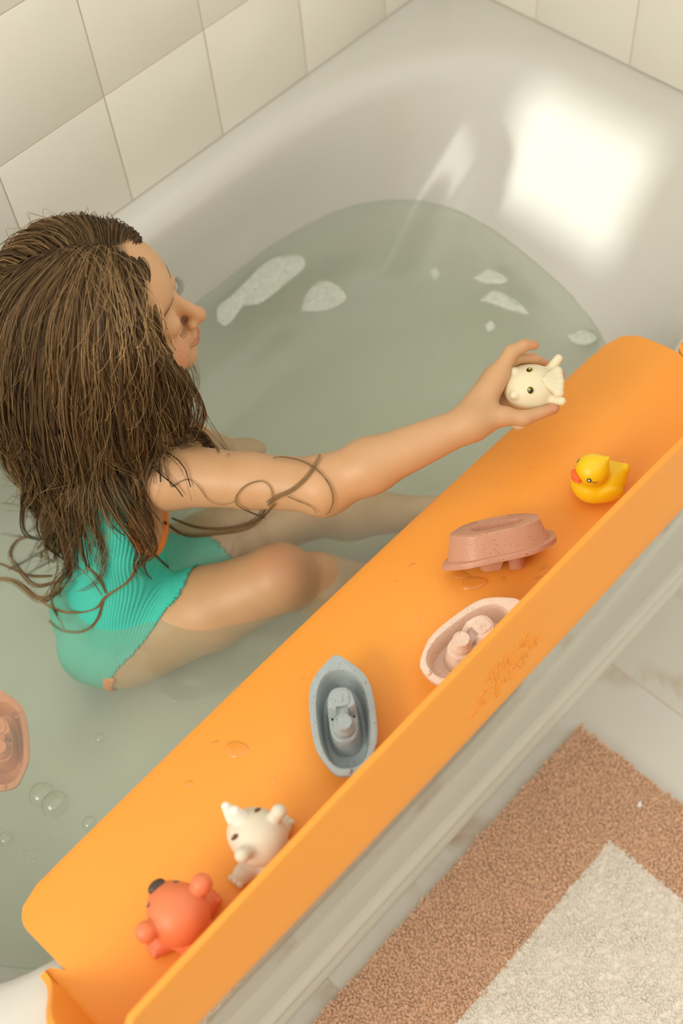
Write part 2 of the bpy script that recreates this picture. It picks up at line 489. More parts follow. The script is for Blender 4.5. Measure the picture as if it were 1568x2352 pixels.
for f in np.linspace(0, 1, 90)[1:]:
    p = cw + (ow - cw) * (f * 1.004)
    rings.append(np.column_stack([p, ZW + water_h(p[:, 0], p[:, 1]) * (1 - 0.85*f**10)]))
n = len(ow)
V = [np.array([[cw[0], cw[1], ZW + float(water_h(cw[0], cw[1]))]])] + rings
V = np.concatenate(V); Fc = [(0, 1 + j, 1 + (j+1) % n) for j in range(n)]
for i in range(len(rings) - 1):
    for j in range(n):
        k = (j+1) % n; Fc.append((1+i*n+j, 1+(i+1)*n+j, 1+(i+1)*n+k, 1+i*n+k))
base = len(V)
lows = []
for L in LV[11:]:
    lows.append(np.array([(x, y, L[0] - 0.004) for x, y in outline(L[1]-0.003, L[2]+0.003, L[3]-0.003, L[4]+0.003, *L[5:])]))
V = np.concatenate([V] + lows); prev = 1 + (len(rings)-1) * n
for i in range(len(lows)):
    b0 = base + i*n
    for j in range(n):
        k = (j+1) % n; Fc.append((prev+j, b0+j, b0+k, prev+k))
    prev = b0
Fc.append(tuple(prev + j for j in range(n))[::-1])
water = mesh_obj('bath_water', V, Fc, wm)
tag(water, 'cloudy grey-green bath water filling the white tub', 'water', kind='stuff')

# ------------------------------------------------------------------ orange splash guard tray
ZT = 0.5385                          # top of the tray floor
tray = thing('bath_splash_tray', 'long orange silicone bath tray with upright front wall resting on the tub rim', 'bath tray', (0.74, 0.0, ZT))
XL, XRR, YF, YC, YI, ZI = 0.2695, 1.2195, -0.0600, 0.066, 0.147, 0.507
def smooth01(t): t = min(1, max(0, t)); return t*t*(3-2*t)
# plan path of the wall foot: left notch, front left corner, front, front right corner, right notch
path = []
rc = 0.028
for i in range(10): path.append((XL, YC - (YC - (YF + rc)) * i / 10, (-1, 0)))
for i in range(9):
    a = pi + (pi/2) * i / 8; path.append((XL + rc + rc*cos(a), YF + rc + rc*sin(a), (cos(a), sin(a))))
for i in range(1, 60): path.append((XL + rc + (XRR - XL - 2*rc) * i / 60, YF, (0, -1)))
for i in range(9):
    a = -pi/2 + (pi/2) * i / 8; path.append((XRR - rc + rc*cos(a), YF + rc + rc*sin(a), (cos(a), sin(a))))
for i in range(1, 11): path.append((XRR, YF + rc + (YC - YF - rc) * i / 10, (1, 0)))
HW = 0.0985
cols = []
for (x, y, nn) in path:
    m = (x - XL) / (XRR - XL)
    hgt = HW * smooth01((YC - y) / 0.088 + 0.05) if abs(nn[0]) > 0.99 else HW
    if hgt < 0.004: hgt = 0.004
    bow = 4 * m * (1 - m)
    lean = (0.014 + 0.010 * bow) * nn[1]**2 - 0.018 * nn[0]**2
    foot = 0.004 * bow if nn[1] < -0.9 else 0
    c = []
    nx, ny = nn
    K = 8
    for q in range(K + 1):          # wall top down to the fillet
        f = 1 - q / K; c.append((x + nx*foot - nx * lean * f * (hgt/HW), y + ny*foot - ny * lean * f * (hgt/HW), ZT + 0.010 + (hgt - 0.010) * f if hgt > 0.012 else ZT + hgt * (0.2 + 0.8*f)))
    rf = min(0.010, hgt)
    for q in range(1, 6):
        a = (pi/2) * q / 5; c.append((x + nx*foot - nx * rf * (1 - cos(a)), y + ny*foot - ny * rf * (1 - cos(a)), ZT + rf * (1 - sin(a))))
    # floor to the crease
    i = path.index((x, y, nn)); u = i / (len(path) - 1)
    if u < 10/97: xc = XL + 0.012 + 0.03 * u * 97/10 * 0.6
    xs = min(max(x, XL + 0.012), XRR - 0.012)
    if abs(nn[0]) > 0.99:
        xs = (XL + 0.012 + 0.010 * (YC - y) / 0.1) if nx < 0 else (XRR - 0.012 - 0.010 * (YC - y) / 0.1)
    elif nn[1] > -0.999:
        xs = (XL + 0.022 + 0.010 * (-ny)) if nx < 0 else (XRR - 0.022 - 0.010 * (-ny))
    else:
        xs = XL + 0.034 + (x - XL - rc) / (XRR - XL - 2*rc) * (XRR - XL - 0.068)
    fl = c[-1]
    for q in range(1, 5):
        f = q / 4; yy = fl[1] + (YC - 0.012 - fl[1]) * f; c.append((fl[0] + (xs - fl[0]) * f, yy, ZT))
    # rounded crease and flap with rounded corners
    rr = 0.034
    for q in range(1, 12):
        f = q / 11; yy = YC - 0.012 + (YI - YC + 0.012) * f
        zz = ZT - (ZT - ZI) * (max(0, f - 0.08) / 0.92) ** 1.25
        ml = (xs - XL - 0.012) / (XRR - XL - 0.024)
        x0 = XL + 0.012 - 0.004 * f; x1 = XRR - 0.012 + 0.012 * f
        dy = YI - yy
        ins = rr - math.sqrt(max(0, rr*rr - (rr - dy)**2)) if dy < rr else 0
        c.append((x0 + ins + (x1 - x0 - 2*ins) * ml, yy + 0.006 * 4 * m * (1-m) * f, zz))
    cols.append(c)
nr = len(cols[0])
V = np.array([p for c in cols for p in c]); Fc = []
for i in range(len(cols) - 1):
    for j in range(nr - 1):
        Fc.append((i*nr+j, i*nr+j+1, (i+1)*nr+j+1, (i+1)*nr+j))
to = mesh_obj('tray_body', V, Fc, M['orange'])
sm = to.modifiers.new('thickness', 'SOLIDIFY'); sm.thickness = 0.0065; sm.offset = 1; sm.use_even_offset = False
bv = to.modifiers.new('soft_edges', 'BEVEL'); bv.width = 0.0014; bv.segments = 2; bv.limit_method = 'ANGLE'; bv.angle_limit = radians(50)
to_local(to, tray)

# embossed lettering on the outer face of the front wall, drawn as strokes (pixel trace turned into wall coordinates)
from mathutils.bvhtree import BVHTree
_dg = bpy.context.evaluated_depsgraph_get()
_ev = to.evaluated_get(_dg); _me = _ev.to_mesh()
_bvh = BVHTree.FromPolygons([tuple(v.co) for v in _me.vertices], [tuple(p.vertices) for p in _me.polygons])
_ev.to_mesh_clear()
def wall_pt(px, py):               # point on the outer face of the front wall
    loc_, nor_, _, _ = _bvh.ray_cast(Vector(CAM), Vector(nrm(ray(px, py))))
    return A(*loc_) + A(*ray(px, py)) * -0.00025
def crop_pt(x, y): return wall_pt(1040 + x * 260 / 1568, 1400 + y * 260 / 1568)
strokes = [
    [(470,850),(455,930),(450,1030)],                                            # l
    [(525,865),(515,950),(530,945)], [(535,815),(545,800)],                       # i
    [(610,745),(590,860),(590,970),(620,965)], [(560,880),(640,815)],             # t
    [(655,700),(640,820),(640,920),(665,915)], [(610,830),(700,760)],             # t
    [(725,600),(715,700),(690,800)],                                              # l
    [(760,720),(820,660),(855,590),(835,565),(790,610),(765,690),(790,745),(840,720),(875,665)],   # e
    [(560,1080),(575,1010),(540,970),(480,1010),(440,1090),(455,1130),(520,1120),(550,1160),(530,1230),(470,1290),(425,1270),(440,1240)],   # S
    [(600,1020),(600,1110),(610,1210),(655,1170)], [(600,1060),(650,970),(690,970),(680,1040),(620,1110)],   # p
    [(730,700),(735,850),(725,985),(760,960)],                                    # l
    [(860,800),(830,775),(790,830),(785,890),(820,880),(860,810),(870,830)],      # a
    [(940,690),(900,690),(880,740),(910,770),(950,800),(930,880),(870,930),(810,960),(830,930)],   # s
    [(960,590),(965,650),(990,745)], [(985,690),(1000,620),(1020,590),(1040,650)],  # h
    [(1060,540),(1110,490),(1125,450),(1090,450),(1060,500),(1080,540),(1130,520),(1150,490)],   # e
    [(1150,400),(1150,450),(1160,480)], [(1150,440),(1190,380),(1220,355)],       # r
    [(385,1200),(400,1165),(430,1155),(420,1200),(400,1235)],                     # splash drops
    [(275,1310),(300,1260),(330,1245),(370,1270),(410,1280)],
    [(400,1310),(330,1370),(260,1450),(235,1500),(250,1505),(290,1460),(350,1370)],
    [(890,520),(900,480),(930,475),(950,510),(910,540)],
    [(980,500),(975,420),(1000,340),(1040,320),(1045,370),(1010,450),(990,520)], [(1000,520),(1050,440),(1110,375)],
]
def spline(pts, m=5):
    pts = [A(*p) for p in pts]; q = [2*pts[0]-pts[1]] + pts + [2*pts[-1]-pts[-2]]; out = []
    for i in range(1, len(q) - 2):
        for k in range(m):
            t = k / m; a, b, c, d = q[i-1], q[i], q[i+1], q[i+2]
            out.append(0.5 * (2*b + (c-a)*t + (2*a-5*b+4*c-d)*t*t + (3*b-a-3*c+d)*t**3))
    out.append(pts[-1]); return out
lg = MB()
for s in strokes: lg.tube(spline([crop_pt(*p) for p in s], 4), 0.0010, 6)
lo = to_local(lg.build('embossed_lettering', M['orange']), tray)
lo['label'] = 'raised script lettering with splash marks'

# water drops lying on the tray
M['drop'] = clear_mat('water_drop', (1, 0.98, 0.96, 1), 1.33, 0.02, 0, gain=2.4)
def dome(rx, ry, h, seed, nseg=14):
    r = np.random.default_rng(seed); ph = r.uniform(0, 6.28, 3)
    rad = lambda a: 1 + 0.14*cos(2*a+ph[0]) + 0.10*cos(3*a+ph[1])
    mb = MB(); rings = []
    for q in range(5):
        t = (pi/2) * q / 5; k = cos(t)
        rings.append([(rx*k*rad(2*pi*j/nseg)*cos(2*pi*j/nseg), ry*k*rad(2*pi*j/nseg)*sin(2*pi*j/nseg), h*sin(t)) for j in range(nseg)])
    mb.loft(rings, True, False, False)
    b = len(mb.v); mb.v.append((0, 0, h))
    for j in range(nseg): mb.f.append((b - nseg + j, b - nseg + (j+1) % nseg, b))
    return mb
def floor_z(y):                     # height of the tray's upper surface
    f = (y - (YC - 0.012)) / (YI - YC + 0.012)
    return ZT if f <= 0.08 else ZT - (ZT - ZI) * ((f - 0.08) / 0.92) ** 1.25
drops = [(950,1298,13,10),(1088,1340,38,17),(1060,1322,20,12),(988,1322,6,5),(1008,1330,6,5),(915,1335,10,7),(1005,1360,5,4),(958,1420,6,12),
         (548,1722,36,24),(500,1706,16,9),(437,1800,14,11),(628,1792,7,10),(1150,1108,12,5),(1222,1078,8,7),(1250,1310,14,12),(1238,1330,16,8),(1155,1332,8,8),
         (700,1560,9,7),(740,1565,14,16),(672,1555,6,5),(842,1720,8,5),(730,1610,5,14),(1125,1060,6,4),(1300,1345,6,5),(905,1345,5,5)]
for i, (px, py, a, b) in enumerate(drops):
    p = P(px, py, ZT); p = P(px, py, floor_z(p[1]) - 0.0002); p = P(px, py, floor_z(p[1]) - 0.0002)
    if p[1] > YI - 0.006: continue
    rx, ry = a / 2350, b / 2350
    o = dome(rx, ry, min(rx, ry) * 0.40, i).build('water_drop', M['drop'])
    o.location = p; o.rotation_euler = (0 if p[1] < YC else -0.35, 0, -0.75)
    tag(o, {1: 'wide flat puddle on the tray below the terracotta boat', 8: 'largest water puddle on the tray, left of the blue-grey boat', 0: 'round water drop at the inner edge left of the terracotta boat', 14: 'drop on the tray between terracotta boat and front wall'}.get(i, 'small clear water drop lying on the orange bath tray'), 'water drop', 'water drops on the orange tray')

# ------------------------------------------------------------------ bath mat
RX0, RX1, RY0, RY1 = 0.10, 0.979, -0.66, -0.034
CR_ = (0.24, 0.874, -0.53, -0.165)
rug = thing('bath_mat', 'tan bath mat with cream centre on the marble floor beside the tub', 'bath mat', (0.55, -0.35, 0))
rb = MB(); rb.box((RX0, RY0, 0.0005), (RX1, RY1, 0.012), 0.004)
to_local(rb.build('backing', M['rug_tan'], None, True, 40), rug)
cbk = MB(); cbk.box((CR_[0], CR_[2], 0.011), (CR_[1], CR_[3], 0.0135), 0.001)
to_local(cbk.build('centre_backing', M['rug_cream'], None, True, 40), rug)
def pile(x0, x1, y0, y1, skip, sp, seed):
    r = np.random.default_rng(seed)
    gx, gy = np.meshgrid(np.arange(x0, x1, sp), np.arange(y0, y1, sp)); p = np.column_stack([gx.ravel(), gy.ravel()])
    p = p + r.uniform(-0.6, 0.6, p.shape) * sp
    keep = (p[:,0] > x0) & (p[:,0] < x1) & (p[:,1] > y0) & (p[:,1] < y1)
    if skip is not None:
        j = r.uniform(-0.003, 0.003, len(p))
        keep &= ~((p[:,0] > skip[0]+j) & (p[:,0] < skip[1]+j) & (p[:,1] > skip[2]+j) & (p[:,1] < skip[3]+j))
    p = p[keep]; n = len(p)
    h = 0.0065 + r.uniform(-0.0016, 0.0016, n) + 0.0006 * np.sin(p[:,0]*61) * np.sin(p[:,1]*53)
    lean = r.normal(0, 0.0020, (n, 2)); w = sp * r.uniform(0.72, 1.05, n); a0 = r.uniform(0, 6.28, n)
    V = np.zeros((n, 9, 3))
    for lv, (zf, wf) in enumerate(((0.0, 0.8), (0.6, 1.0), (1.0, 0.45))):
        for s in range(3):
            a = a0 + 2*pi*s/3
            V[:, lv*3+s, 0] = p[:,0] + lean[:,0]*zf + wf*w*np.cos(a); V[:, lv*3+s, 1] = p[:,1] + lean[:,1]*zf + wf*w*np.sin(a)
            V[:, lv*3+s, 2] = 0.010 + h*zf
    f = np.array([(0,1,4),(0,4,3),(1,2,5),(1,5,4),(2,0,3),(2,3,5),(3,4,7),(3,7,6),(4,5,8),(4,8,7),(5,3,6),(5,6,8),(6,7,8)])
    Fc = (f[None] + 9*np.arange(n)[:, None, None]).reshape(-1, 3)
    return V.reshape(-1, 3), Fc
CR = (0.24, 0.874, -0.53, -0.165)
vx0 = 0.38
V, Fc = pile(vx0, RX1, -0.42, RY1, CR, 0.0025, 1)
po = to_local(mesh_obj('border_pile', V, Fc, M['rug_tan']), rug); tag(po, kind='stuff')
V, Fc = pile(vx0, CR[1], -0.42, CR[3], None, 0.0025, 2)
po = to_local(mesh_obj('centre_pile', V, Fc, M['rug_cream']), rug); tag(po, kind='stuff')
V, Fc = pile(RX0, vx0, RY0, RY1, CR, 0.008, 3)
po = to_local(mesh_obj('border_pile', V, Fc, M['rug_tan']), rug); tag(po, kind='stuff')
V, Fc = pile(CR[0], vx0, CR[2], CR[3], None, 0.008, 4)
po = to_local(mesh_obj('centre_pile', V, Fc, M['rug_cream']), rug); tag(po, kind='stuff')
fk = dome(0.0042, 0.0034, 0.003, 5).build('paper_scrap', mat('white_scrap', srgb(240, 240, 235), 0.5))
fk.location = P(1468, 1848, 0.0165); tag(fk, 'tiny white scrap on the tan border of the bath mat', 'scrap')

# ------------------------------------------------------------------ toy boats
BL, BW, BH = 0.122, 0.031, 0.031
def boat_outline(k, inset, N=48):
    # plan of the boat: pointed bow (+x), tapering flat stern (-x); inset shrinks it evenly
    pts = [(0.061, 0.0), (0.0545, 0.0090), (0.0445, 0.0205), (0.034, 0.0278), (0.022, 0.0305), (0.004, 0.0315), (-0.018, 0.0310), (-0.034, 0.0285), (-0.048, 0.0210), (-0.0592, 0.0135), (-0.061, 0.0)]
    full = pts + [(x, -y) for x, y in pts[-2:0:-1]]
    # resample by arc length with slight rounding
    full = np.array(full + [full[0]]); d = np.r_[0, np.cumsum(np.linalg.norm(np.diff(full, axis=0), axis=1))]
    s = np.linspace(0, d[-1], N*4, endpoint=False); q = np.column_stack([np.interp(s, d, full[:, 0]), np.interp(s, d, full[:, 1])])
    for _ in range(8): q = 0.5*q + 0.25*(np.roll(q, 1, 0) + np.roll(q, -1, 0))
    q = q[::4]
    if inset:
        t = np.roll(q, -1, 0) - np.roll(q, 1, 0); nn = np.column_stack([-t[:, 1], t[:, 0]]); nn /= np.linalg.norm(nn, axis=1)[:, None]
        q = q + nn * inset
        for _ in range(6): q = 0.5*q + 0.25*(np.roll(q, 1, 0) + np.roll(q, -1, 0))
    return q * k
def sheer(x): return 0.0055 * (x / 0.061) ** 3 + 0.003 * (x/0.061) ** 2
def boat_ring(k, inset, z, sh): return [(x, y, z + sh * sheer(x)) for x, y in boat_outline(k, inset)]
def ell_ring(cx, a, b, z, N=48, n=2.4):
    return [(cx + a*math.copysign(abs(cos(t))**(2/n), cos(t)), b*math.copysign(abs(sin(t))**(2/n), sin(t)), z) for t in [2*pi*i/N for i in range(N)]]
def bowl(a, b, z, sh): return [(x, y, z + sh*sheer(x)) for x, y, _ in ell_ring(-0.0045, a, b, 0, 48, 2.5)]
def make_boat(name, label, m, dark, loc, rot, group):
    t = thing(name, label, 'toy boat', loc, rot, group)
    h = MB()
    h.loft([ell_ring(-0.003, 0.025, 0.0095, 0.012), ell_ring(-0.003, 0.0265, 0.011, 0.001), boat_ring(0.74, 0.0005, 0.0, 0), boat_ring(0.78, 0, 0.0015, 0), boat_ring(0.83, 0, 0.014, 0.3),
            boat_ring(0.885, 0, BH - 0.0070, 0.9), boat_ring(0.985, 0, BH - 0.0068, 1), boat_ring(1.0, 0, BH - 0.0060, 1), boat_ring(1.0, 0, BH - 0.0008, 1), boat_ring(1.0, 0.0010, BH, 1),
            bowl(0.0502, 0.0254, BH, 1), bowl(0.0490, 0.0244, BH - 0.0012, 1), bowl(0.0455, 0.0222, 0.018, 0.5), bowl(0.0420, 0.0198, 0.008, 0), bowl(0.0390, 0.0170, 0.0065, 0)], True, True, True)
    hull = h.build('hull', m, t, True, 38)
    c = MB()                        # cabin: long rounded block, high bow half, low stern half
    def crow(a, b, z0, zf, zr):     # ring whose height steps down behind x = 0
        return [(x, y, (zf if x > -0.002 else zr) if z0 is None else z0) for x, y, _ in ell_ring(-0.004, a, b, 0, 48, 2.8)]
    c.loft([crow(0.0300, 0.0165, 0.006, 0, 0), crow(0.0275, 0.0150, 0.014, 0, 0), crow(0.0262, 0.0140, 0.026, 0, 0), crow(0.0255, 0.0134, None, 0.0440, 0.0325), crow(0.0245, 0.0124, None, 0.0455, 0.0335), crow(0.012, 0.006, None, 0.0460, 0.0335)], True, False, True)
    cb = c.build('cabin', m, t, True, 40)
    wn = MB(); wn.loft([ell_ring(0.0095, 0.0085, 0.0085, 0.0452, 32, 4), ell_ring(0.0095, 0.0080, 0.0080, 0.0468, 32, 4), ell_ring(0.0095, 0.0050, 0.0050, 0.0469, 32, 4)], True, False, True)
    wo = wn.build('hatch', m, cb, True, 40)
    kb = MB(); kb.loft([ell_ring(0.0065, 0.0022, 0.0022, 0.0466, 16, 2), ell_ring(0.0065, 0.0018, 0.0018, 0.0480, 16, 2)], True, False, True)
    kb.build('knob', m, cb, True, 40)
    f = MB()
    f.loft([ell_ring(-0.0165, 0.0102, 0.0102, 0.032, 32, 2), ell_ring(-0.0165, 0.0098, 0.0098, 0.040, 32, 2), ell_ring(-0.0165, 0.0102, 0.0102, 0.0405, 32, 2), ell_ring(-0.0165, 0.0090, 0.0090, 0.042, 32, 2),
            ell_ring(-0.0165, 0.0084, 0.0084, 0.0500, 32, 2), ell_ring(-0.0165, 0.0078, 0.0078, 0.0508, 32, 2), ell_ring(-0.0165, 0.0066, 0.0066, 0.0508, 32, 2), ell_ring(-0.0165, 0.0063, 0.0063, 0.0503, 32, 2)], True, False, True)
    f.build('funnel', m, t, True, 40)
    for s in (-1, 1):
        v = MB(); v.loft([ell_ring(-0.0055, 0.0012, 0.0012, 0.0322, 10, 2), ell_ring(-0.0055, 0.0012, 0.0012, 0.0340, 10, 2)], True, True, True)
        vo = v.build('vent_shade', dark, cb, True, 40); vo.location = (0, s * 0.0104, 0)  # solid dark dots; the shade inside the vents is put into their colour
    b = MB(); b.loft([ell_ring(-0.0575, 0.0022, 0.0022, BH - 0.002, 16, 2), ell_ring(-0.0575, 0.0020, 0.0020, BH + 0.0005, 16, 2), ell_ring(-0.0575, 0.0010, 0.0010, BH + 0.0018, 16, 2)], True, False, True)
    b.build('stern_stud', m, t, True, 60)
    return t
dark = mat('hole_shade', srgb(40, 26, 18), 0.8)
m_blue = speckled('boat_blue', srgb(166, 175, 174), srgb(98, 102, 102), 0.42)
m_pink = speckled('boat_pink', srgb(240, 212, 190), srgb(196, 140, 112), 0.45)
m_terra = speckled('boat_terracotta', srgb(206, 150, 120), srgb(150, 96, 72), 0.42)
m_oran = speckled('boat_orange', srgb(226, 140, 96), srgb(170, 90, 56), 0.45)
G = 'speckled toy boats'
p = (P(780, 1506, 0.57) + P(795, 1786, 0.565)) / 2
make_boat('toy_boat', 'blue-grey speckled toy boat standing upright on the orange tray', m_blue, dark, (p[0], p[1], ZT + 0.0005), (0, 0, radians(50)), G)
p = P(1075, 1478, 0.565)
make_boat('toy_boat', 'pale pink speckled toy boat half hidden behind the orange front wall', m_pink, dark, (p[0] + 0.006, p[1] - 0.002, ZT + 0.0005), (0, 0, radians(-8)), G)
p = P(1136, 1240, 0.565)
make_boat('toy_boat', 'terracotta speckled toy boat lying upside down on the orange tray', m_terra, dark, (p[0] + 0.004, p[1] + 0.006, ZT + 0.0455), (radians(180 + 40), radians(3), radians(143)), G)
p = P(-8, 1692, 0.345)
make_boat('toy_boat', 'orange toy boat afloat in the bath water behind the child', m_oran, dark, (p[0], p[1], 0.312), (radians(8), radians(-5), radians(55)), G)

# ------------------------------------------------------------------ rubber duck
m_yel = mat('duck_yellow', srgb(250, 205, 20), 0.35, spec=0.5, sss=0.15, noise=0.05)
m_beak = mat('duck_beak', srgb(246, 104, 40), 0.35, spec=0.5)
m_black = mat('painted_black', srgb(28, 24, 20), 0.3)
m_white = mat('painted_white', srgb(240, 238, 228), 0.3)
def eye_disc(name, c, nv, layers, parent):
    # flat painted eye: stacked thin domes of decreasing size; first is the part, the rest are its sub-parts
    nv = nrm(nv); a = nrm(np.cross(nv, A(0.1, 0.2, 1))); b = np.cross(nv, a); par = parent
    for i, (r1, r2, h, off, mm) in enumerate(layers):
        mb = MB(); cc = A(*c) + a*off[0] + b*off[1]
        ring = lambda k, hh: [cc + k*(r1*cos(2*pi*j/20)*a + r2*sin(2*pi*j/20)*b) + nv*hh for j in range(20)]
        mb.loft([ring(1, -0.0012), ring(1, h), ring(0.75, h + 0.0004)], True, False, True)
        o = mb.build(name if i == 0 else ('pupil' if i == 1 else 'glint'), mm, par)
        if i == 0: par = o
p = P(1383, 1150, ZT)
duck = thing('rubber_duck', 'yellow rubber duck with orange beak at the far end of the tray', 'rubber duck', (p[0] + 0.006, p[1] + 0.012, ZT), (0, 0, radians(152)))
sdf_obj('body', [ell((0, 0, 0.0190), (0.0285, 0.0255, 0.0190), k=0.004), cone((-0.014, 0, 0.020), (-0.0300, 0, 0.0285), 0.013, 0.0045, 0.012), ell((0.012, 0, 0.020), (0.016, 0.020, 0.016), k=0.006),
                 ell((-0.004, 0.0215, 0.021), (0.014, 0.0045, 0.0095), frame((1, -0.1, 0.35)), 0.004), ell((-0.004, -0.0215, 0.021), (0.014, 0.0045, 0.0095), frame((1, 0.1, 0.35)), 0.004),
                 ball((0.010, 0, 0.0445), 0.0175, 0.006), cone((-0.002, 0, 0.055), (-0.007, 0, 0.058), 0.005, 0.0015, 0.006), cut(ell((0, 0, -0.010), (0.05, 0.05, 0.0115), k=0.002))], 0.0009, m_yel, duck, 1)
sdf_obj('beak', [ell((0.0265, 0, 0.0435), (0.0075, 0.0085, 0.0028), frame((1, 0, 0.45)), 0.002), ell((0.0260, 0, 0.0395), (0.0065, 0.0075, 0.0024), frame((1, 0, -0.25)), 0.002)], 0.0006, m_beak, duck, 1)
for s in (-1, 1):
    eye_disc('eye', (0.0203, s*0.0133, 0.0487), (0.55, s*0.68, 0.25), [(0.0024, 0.0028, 0.0004, (0, 0), m_black), (0.0014, 0.0017, 0.0008, (0, 0), m_white), (0.0006, 0.0008, 0.0011, (0.0002, 0), m_black)], duck)
    ls = MB()
    for dz in (0.0, -0.0014): ls.tube([(0.0185, s*0.0150, 0.0480 + dz), (0.0150, s*0.0168, 0.0472 + dz*1.5), (0.0115, s*0.0174, 0.0476 + dz*2)], [0.0003, 0.0003, 0.0001], 5)
    ls.build('eyelash', m_black, duck)

# ------------------------------------------------------------------ squirting animal toys
m_bear = mat('bear_orange', srgb(238, 130, 84), 0.42, spec=0.4, sss=0.1, noise=0.05)
m_rhino = mat('rhino_cream', srgb(226, 214, 190), 0.45, spec=0.4, noise=0.06, nscale=60)
m_horn = mat('horn_white', srgb(248, 244, 230), 0.4, spec=0.4)
m_brown = mat('painted_brown', srgb(120, 66, 34), 0.35)
def paw(x, y, z, s, r):
    # foot with three toes pointing outward (s = side)
    pr = [ell((x, y, z), (r*1.1, r*1.25, r*0.9), k=0.006)]
    for q in (-1, 0, 1): pr.append(ball((x + q*r*0.62, y + s*r*1.05, z + r*0.15), r*0.42, 0.0012))
    return pr
def animal_body(hr, hz):
    pr = [ell((-0.012, 0, 0.019), (0.026, 0.022, 0.019), k=0.008), ell((-0.004, 0, 0.026), (0.018, 0.017, 0.016), k=0.008)]
    for s in (-1, 1):
        pr += [cone((-0.004, s*0.012, 0.012), (0.004, s*0.026, 0.0095), 0.010, 0.0085, 0.006)] + paw(0.005, s*0.0300, 0.0092, s, 0.0088)
        pr += [cone((0.002, s*0.013, 0.027), (0.014, s*0.018, 0.014), 0.006, 0.0055, 0.004)]
    pr.append(cut(ell((0, 0, -0.010), (0.08, 0.08, 0.0104), k=0.001)))
    return pr
# cream rhino
p = P(606, 1995, ZT)
rh = thing('rhino_bath_toy', 'cream baby rhino bath toy with two white horns sitting on the tray', 'bath toy', (p[0] + 0.010, p[1] + 0.006, ZT), (0, 0, radians(95)))
rh.scale = (0.92, 0.92, 0.92)
sdf_obj('body', animal_body(0.027, 0.052), 0.0010, m_rhino, rh, 1)
hc = A(0.002, 0, 0.054)
hd = sdf_obj('head', [ell(hc, (0.0285, 0.0275, 0.0255), k=0.006), ell(hc + A(0.016, 0, -0.004), (0.018, 0.0205, 0.017), k=0.008), cone(hc + A(-0.004, 0.018, 0.014), hc + A(-0.006, 0.0265, 0.023), 0.0062, 0.0074, 0.004), cone(hc + A(-0.004, -0.018, 0.014), hc + A(-0.006, -0.0265, 0.023), 0.0062, 0.0074, 0.004)], 0.0010, m_rhino, rh, 1)
sdf_obj('horn', [cone(hc + A(0.020, 0, 0.013), hc + A(0.026, 0, 0.029), 0.0100, 0.0052, 0.003), cone(hc + A(0.031, 0, 0.006), hc + A(0.039, 0, 0.020), 0.0090, 0.0044, 0.0015)], 0.0008, m_horn, rh, 1)
for s in (-1, 1):
    eye_disc('eye', hc + A(0.0135, s*0.0170, 0.0165), (0.45, s*0.62, 0.62), [(0.0024, 0.0056, 0.0003, (0, 0), m_brown), (0.0013, 0.0036, 0.0006, (0, 0), m_black), (0.0005, 0.0010, 0.0008, (0.0003, 0.0005), m_white)], rh)
# orange bear
p = P(436, 2178, ZT)
be = thing('bear_bath_toy', 'orange bear cub bath toy turned away at the near end of the tray', 'bath toy', (p[0] + 0.010, p[1] + 0.012, ZT), (0, 0, radians(85)))
be.scale = (0.90, 0.90, 0.90)
sdf_obj('body', animal_body(0.03, 0.055), 0.0010, m_bear, be, 1)
hc = A(0.000, 0, 0.057)
sdf_obj('head', [ell(hc, (0.0300, 0.0300, 0.0275), k=0.006), ell(hc + A(0.018, 0, -0.004), (0.020, 0.0190, 0.0155), k=0.010), ball(hc + A(0.003, 0.033, 0.015), 0.0105, 0.003), ball(hc + A(0.003, -0.033, 0.015), 0.0105, 0.003),
                 cone(hc + A(0.000, 0.022, 0.011), hc + A(0.003, 0.033, 0.015), 0.006, 0.0075, 0.004), cone(hc + A(0.000, -0.022, 0.011), hc + A(0.003, -0.033, 0.015), 0.006, 0.0075, 0.004)], 0.0010, m_bear, be, 1)
m_nose = mat('bear_nose', srgb(70, 58, 48), 0.4)
sdf_obj('nose', [ell(hc + A(0.0335, 0, 0.007), (0.0060, 0.0095, 0.0055), k=0.002)], 0.0006, m_nose, be, 1)
for s in (-1, 1): eye_disc('eye', hc + A(0.0235, s*0.0165, 0.0105), (0.72, s*0.5, 0.45), [(0.0024, 0.0030, 0.0004, (0, 0), m_black), (0.0008, 0.0008, 0.0008, (0.0005, 0.0008), m_white), (0.0004, 0.0004, 0.0009, (0, 0), m_white)], be)

# ------------------------------------------------------------------ the child in the bath
D_FW = A(cos(radians(-30)), sin(radians(-30)), 0)      # the way the torso faces
D_RT = A(D_FW[1], -D_FW[0], 0)                          # her right-hand side
SPINE_UP = nrm(A(0.30, 0.10, 0.95))
TF = frame(D_FW - SPINE_UP * (D_FW @ SPINE_UP), SPINE_UP)   # columns forward, left, up
C0, C1, C2, C3 = A(0.592, 0.440, 0.284), A(0.612, 0.442, 0.350), A(0.648, 0.455, 0.435), A(0.676, 0.468, 0.497)
shR, shL = A(0.712, 0.388, 0.522), A(0.728, 0.556, 0.515)
elR = P(742, 1116, 0.545); wrR = P(1078, 972, 0.600)
upR = (shR * 0.5 + elR * 0.5)
hipR, hipL = C0 + D_RT * 0.040 + D_FW * 0.012, C0 - D_RT * 0.044 + D_FW * 0.012 - A(0, 0, 0.012)
knR = P(636, 1330, 0.375); anR = P(915, 1345, 0.262)
knL = P(700, 1168, 0.318); anL = P(985, 1180, 0.262)
HC = A(0.742, 0.464, 0.708) - RT * 0.020
HF = frame(A(cos(radians(-37)) * cos(radians(7)), sin(radians(-37)) * cos(radians(7)), sin(radians(7))), (0, 0, 1))
def hp(x, y, z): return HC + HF @ A(x, y, z)
